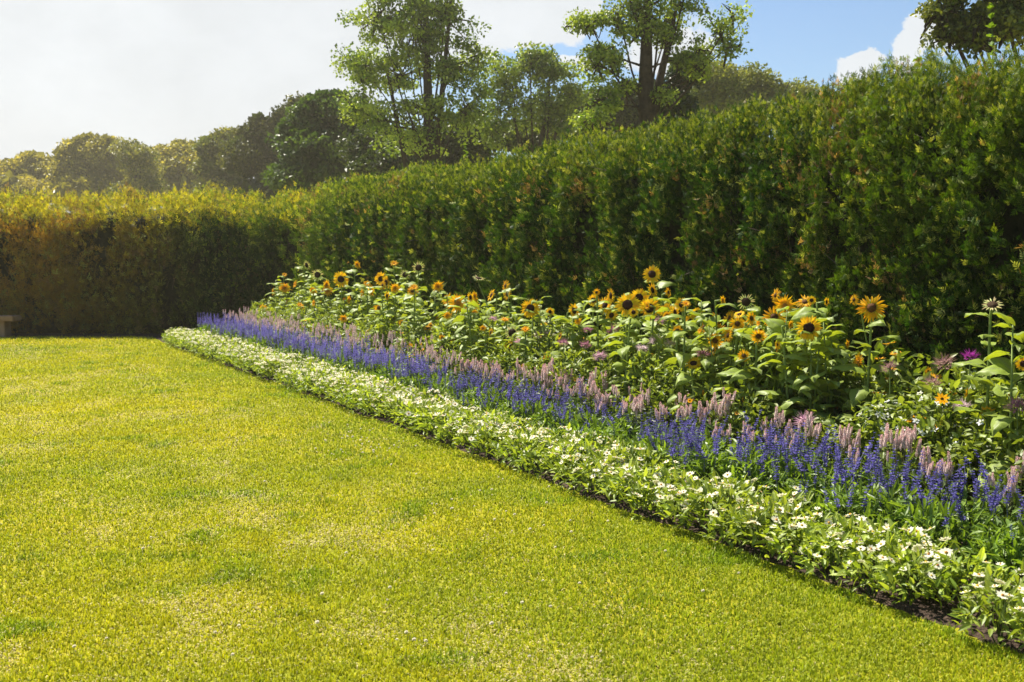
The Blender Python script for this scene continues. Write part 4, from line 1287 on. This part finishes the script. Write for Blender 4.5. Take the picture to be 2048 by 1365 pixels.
def fillers():
    rng = np.random.default_rng(101)
    g1, g2 = (.13, .20, .025), (.34, .40, .07)
    fa = [build_mesh('bushy_foliage', mound(rng, 420, .24, .78, .075, .024, g1, g2, zmin=.08, stems=22), M_LEAF) for _ in range(4)]
    fb = [build_mesh('bushy_foliage', mound(rng, 420, .24, .62, .06, .028, (.10, .16, .02), (.28, .34, .06), zmin=.06, stems=20), M_LEAF) for _ in range(3)]
    # yellow flecked bushy annuals
    def smallflowers(n, R, col, zc, rad, h, cc=(.2, .08, .02), layers=1, npet=9, wid=.42):
        ch = []
        for j in range(n):
            a = rng.random() * 6.28; r = rad * rng.random() ** .5; z = h * math.sqrt(1 - (r / rad) ** 2 * .6) + rng.uniform(-.25, .05) * zc
            Rm = np.array(Matrix.Rotation(rng.normal() * .5 + .2, 3, 'X') @ Matrix.Rotation(rng.normal() * .5, 3, 'Y'))
            for (V, T, C) in daisy(rng, R * rng.uniform(.8, 1.2), npet, wid, c=col, layers=layers): ch.append((V @ Rm.T + V3(cos(a) * r, sin(a) * r, z), T, C, 0))
            v, t, c = dome(R * .27, R * .24, cc, cc, seg=7, rings=2); ch.append((v @ Rm.T + V3(cos(a) * r, sin(a) * r, z), t, c, 1))
        return ch
    gold = [build_mesh('gold_blossoms', smallflowers(7, .028, (.80, .42, .02), .9, .22, .66), [M_PETAL, M_DISC]) for _ in range(3)]
    wht = [build_mesh('white_blossoms', smallflowers(26, .024, (.80, .82, .84), .5, .24, .64, (.5, .5, .3), npet=5, wid=.55), [M_WHITE, M_DISC]) for _ in range(2)]
    # spread bushy foliage throughout the back of the bed
    spots = []
    s = 3.3
    while s < 20.6:
        for t0 in (1.38, 1.72, 2.04):
            spots.append((s + rng.normal() * .08 + (t0 - 1.3) * .2, t0 + rng.normal() * .06))
        s += .36
    G = 'bushy annuals filling the back of the bed'
    hi = [(a, b) for a, b in spots]
    for i, (a, b) in enumerate(hi):
        fr = rng.random(); dep = 'just behind the celosias' if b < 1.55 else ('among the sunflower stems' if b < 1.88 else 'close to the hedge')
        if a < 7.3: kind = 2 if fr < .6 else 1
        else: kind = 0 if fr < .55 else 1
        k = rng.uniform(.95, 1.25) * (1.0 if b > 1.5 else .85) * (1.28 if a < 7.6 and b > 1.5 else 1.0)
        z = empty('bushy_plant', bed(a, b, .004), rng.random() * 6.28, k)
        if kind == 0:
            tag(z, 'bushy leafy plant without flowers, %s, %s' % (dep, zone(bed(a, b))), 'plant', G); link('foliage', fa[rng.integers(4)], z)
        elif kind == 1:
            tag(z, 'bushy plant with small golden flowers, %s, %s' % (dep, zone(bed(a, b))), 'plant', G); link('foliage', fb[rng.integers(3)], z); link('blossoms', gold[rng.integers(3)], z)
        else:
            tag(z, 'low bushy green plant, %s, %s' % (dep, zone(bed(a, b))), 'plant', G); link('foliage', fb[rng.integers(3)], z)
    # white tobacco flowers near the right
    TB = [(1770, 1.5, 'starry white flowered bushy plant touching the right side of the tall sunflower stem'), (1815, 1.62, 'starry white flowered bushy plant, second from the tall sunflower stem'),
          (1870, 1.55, 'starry white flowered bushy plant in the middle of the white drift'), (1930, 1.7, 'starry white flowered bushy plant under the magenta spider flower'),
          (1985, 1.62, 'starry white flowered bushy plant nearest the right edge'), (1340, 1.6, 'lone bushy plant with starry white flowers under the three headed sunflower')]
    for x, t, lab in TB:
        place([('foliage', fb), ('blossoms', wht)], 'flowering_tobacco', lab, 'plant', 'white flowering tobacco plants', [(s_at(x, t), t)], rng, .98, 1.15)
    # cleomes
    def cleome(col):
        ch = []
        n = 58; i = np.arange(n) + .5; ph = np.arccos(1 - 1.5 * i / n); th = pi * (1 + 5 ** .5) * i
        D = np.c_[np.cos(th) * np.sin(ph), np.sin(th) * np.sin(ph), np.cos(ph) * .9]
        V, T = scatter(RH_V, RH_T, frames(norm(D + rng.normal(size=(n, 3)) * .25), V3(.1, .1, 1) + D * .2), np.c_[np.full(n, .015), np.full(n, .03), np.full(n, .03)], D * .038)
        k = rng.uniform(.7, 1.3, n)[:, None]
        ch.append((V, T, np.repeat(V3(*col) * k, 4, 0), 0))
        m = 60; D = rdir(m, rng); D[:, 2] = np.abs(D[:, 2]) * .8
        V, T = scatter(RH_V, RH_T, frames(D, V3(.1, .3, 1)), np.c_[np.full(m, .0025), np.full(m, .085), np.full(m, .03)], D * .03)
        ch.append((V, T, V3(*col) * .9, 0))
        v, t, _ = dome(.02, .03, (0, 0, 0), (0, 0, 0), seg=8, rings=3); ch.append((v + V3(0, 0, .01), t, V3(*col) * .6, 0))
        return build_mesh('cleome_flower', ch, M_COOL)
    pinks = [((.66, .42, .52), 'pale pink'), ((.52, .24, .34), 'rose pink'), ((.42, .05, .36), 'bright magenta'), ((.70, .56, .60), 'blush white'), ((.42, .26, .24), 'faded')]
    cm = [cleome(c) for c, _ in pinks]
    lv = mound(rng, 60, .13, .6, .08, .02, (.07, .13, .02), (.17, .25, .04), zmin=.1, stems=0)
    clf = build_mesh('cleome_foliage', lv, M_LEAF)
    C = [(1940, 715, 2, 1.9, 'bright magenta spider flower against the dark hedge at the right'), (2035, 815, 1, 1.5, 'rose pink spider flower at the right edge above the celosias'),
         (1318, 645, 0, 1.6, 'pale pink spider flower just below the big sunflower pair'), (1175, 662, 1, 1.7, 'dusky pink spider flower left of the tallest sunflower stem'), (1170, 692, 1, 1.5, 'rosy spider flower, lower of the two left of the sunflower stem'),
         (1230, 662, 1, 1.6, 'mauve pink spider flower directly beside the thick sunflower stem'), (1075, 672, 0, 1.6, 'bright pink spider flower right of the cream star sunflower'), (1098, 670, 3, 1.7, 'whitish spider flower beside the bright pink one'),
         (1040, 685, 0, 1.5, 'faded pink spider flower under the lone round sunflower'), (1340, 690, 3, 1.6, 'blush spider flower in the leaves under the three headed sunflower'), (1312, 683, 3, 1.5, 'pale lilac spider flower low in the middle leaves'), (1405, 710, 1, 1.5, 'reddish spider flower beside the cup shaped sunflower'),
         (1127, 688, 1, 1.4, 'small pink spider flower at mid height, between two clumps of leaves'), (1610, 845, 0, 1.3, 'wispy pale spider flower seed head above the blue salvias'), (1780, 738, 4, 1.7, 'faded brownish pink spider flower just right of the tall sunflower'),
         (1925, 815, 3, 1.6, 'white spider flower low among the greenery at the right'), (985, 640, 0, 1.6, 'pink spider flower nearest the far clump of sunflowers'), (1285, 700, 3, 1.4, 'low whitish spider flower in front of the middle cluster'), (1890, 730, 4, 1.8, 'dull pink spider flower left of the magenta one'), (1865, 770, 4, 1.6, 'small red pink spider flower above the white starry plants'), (1200, 715, 0, 1.35, 'little pink spider flower low left of the thick sunflower stem')]
    for (x, y, ci, t, lab) in C:
        P = at_t(x, y, t); root = empty('spider_flower', (P.x, P.y, 0)); tag(root, lab, 'flower', 'spider flowers among the sunflowers')
        v, tt_ = tube([V3(0, 0, 0), V3(.01, 0, P.z * .5), V3(0, 0, P.z)], [.007, .006, .004], 5); link('stem', build_mesh('cleome_stem', [(v, tt_, (.14, .2, .05))], M_STEM), root)
        f = link('flower_head', cm[ci], root); f.location = (0, 0, P.z); f.rotation_euler = (rng.normal() * .2, rng.normal() * .2, rng.random() * 6); k = rng.uniform(.6, .85); f.scale = (k, k, k)
        lf = link('foliage', clf, root); lf.scale = (1, 1, P.z / .75)


fillers()


def haze():
    v, t = box(-180, 180, -70, 160, -1.0, 19.0)
    m = bpy.data.materials.new('haze'); m.use_nodes = True
    nt = m.node_tree; nt.nodes.clear()
    out = nt.nodes.new('ShaderNodeOutputMaterial'); p = nt.nodes.new('ShaderNodeVolumePrincipled')
    p.inputs['Color'].default_value = (1.0, .92, .70, 1); p.inputs['Density'].default_value = 0.0009; p.inputs['Anisotropy'].default_value = 0.55  # haze over the far trees, its warm glow added for the lens flare
    nt.links.new(p.outputs[0], out.inputs['Volume'])
    tag(link('haze', build_mesh('haze', [(v, t, (1, 1, 1))], m)), 'faint haze over the garden, warmed to stand in for lens flare', 'haze', kind='stuff')


haze()
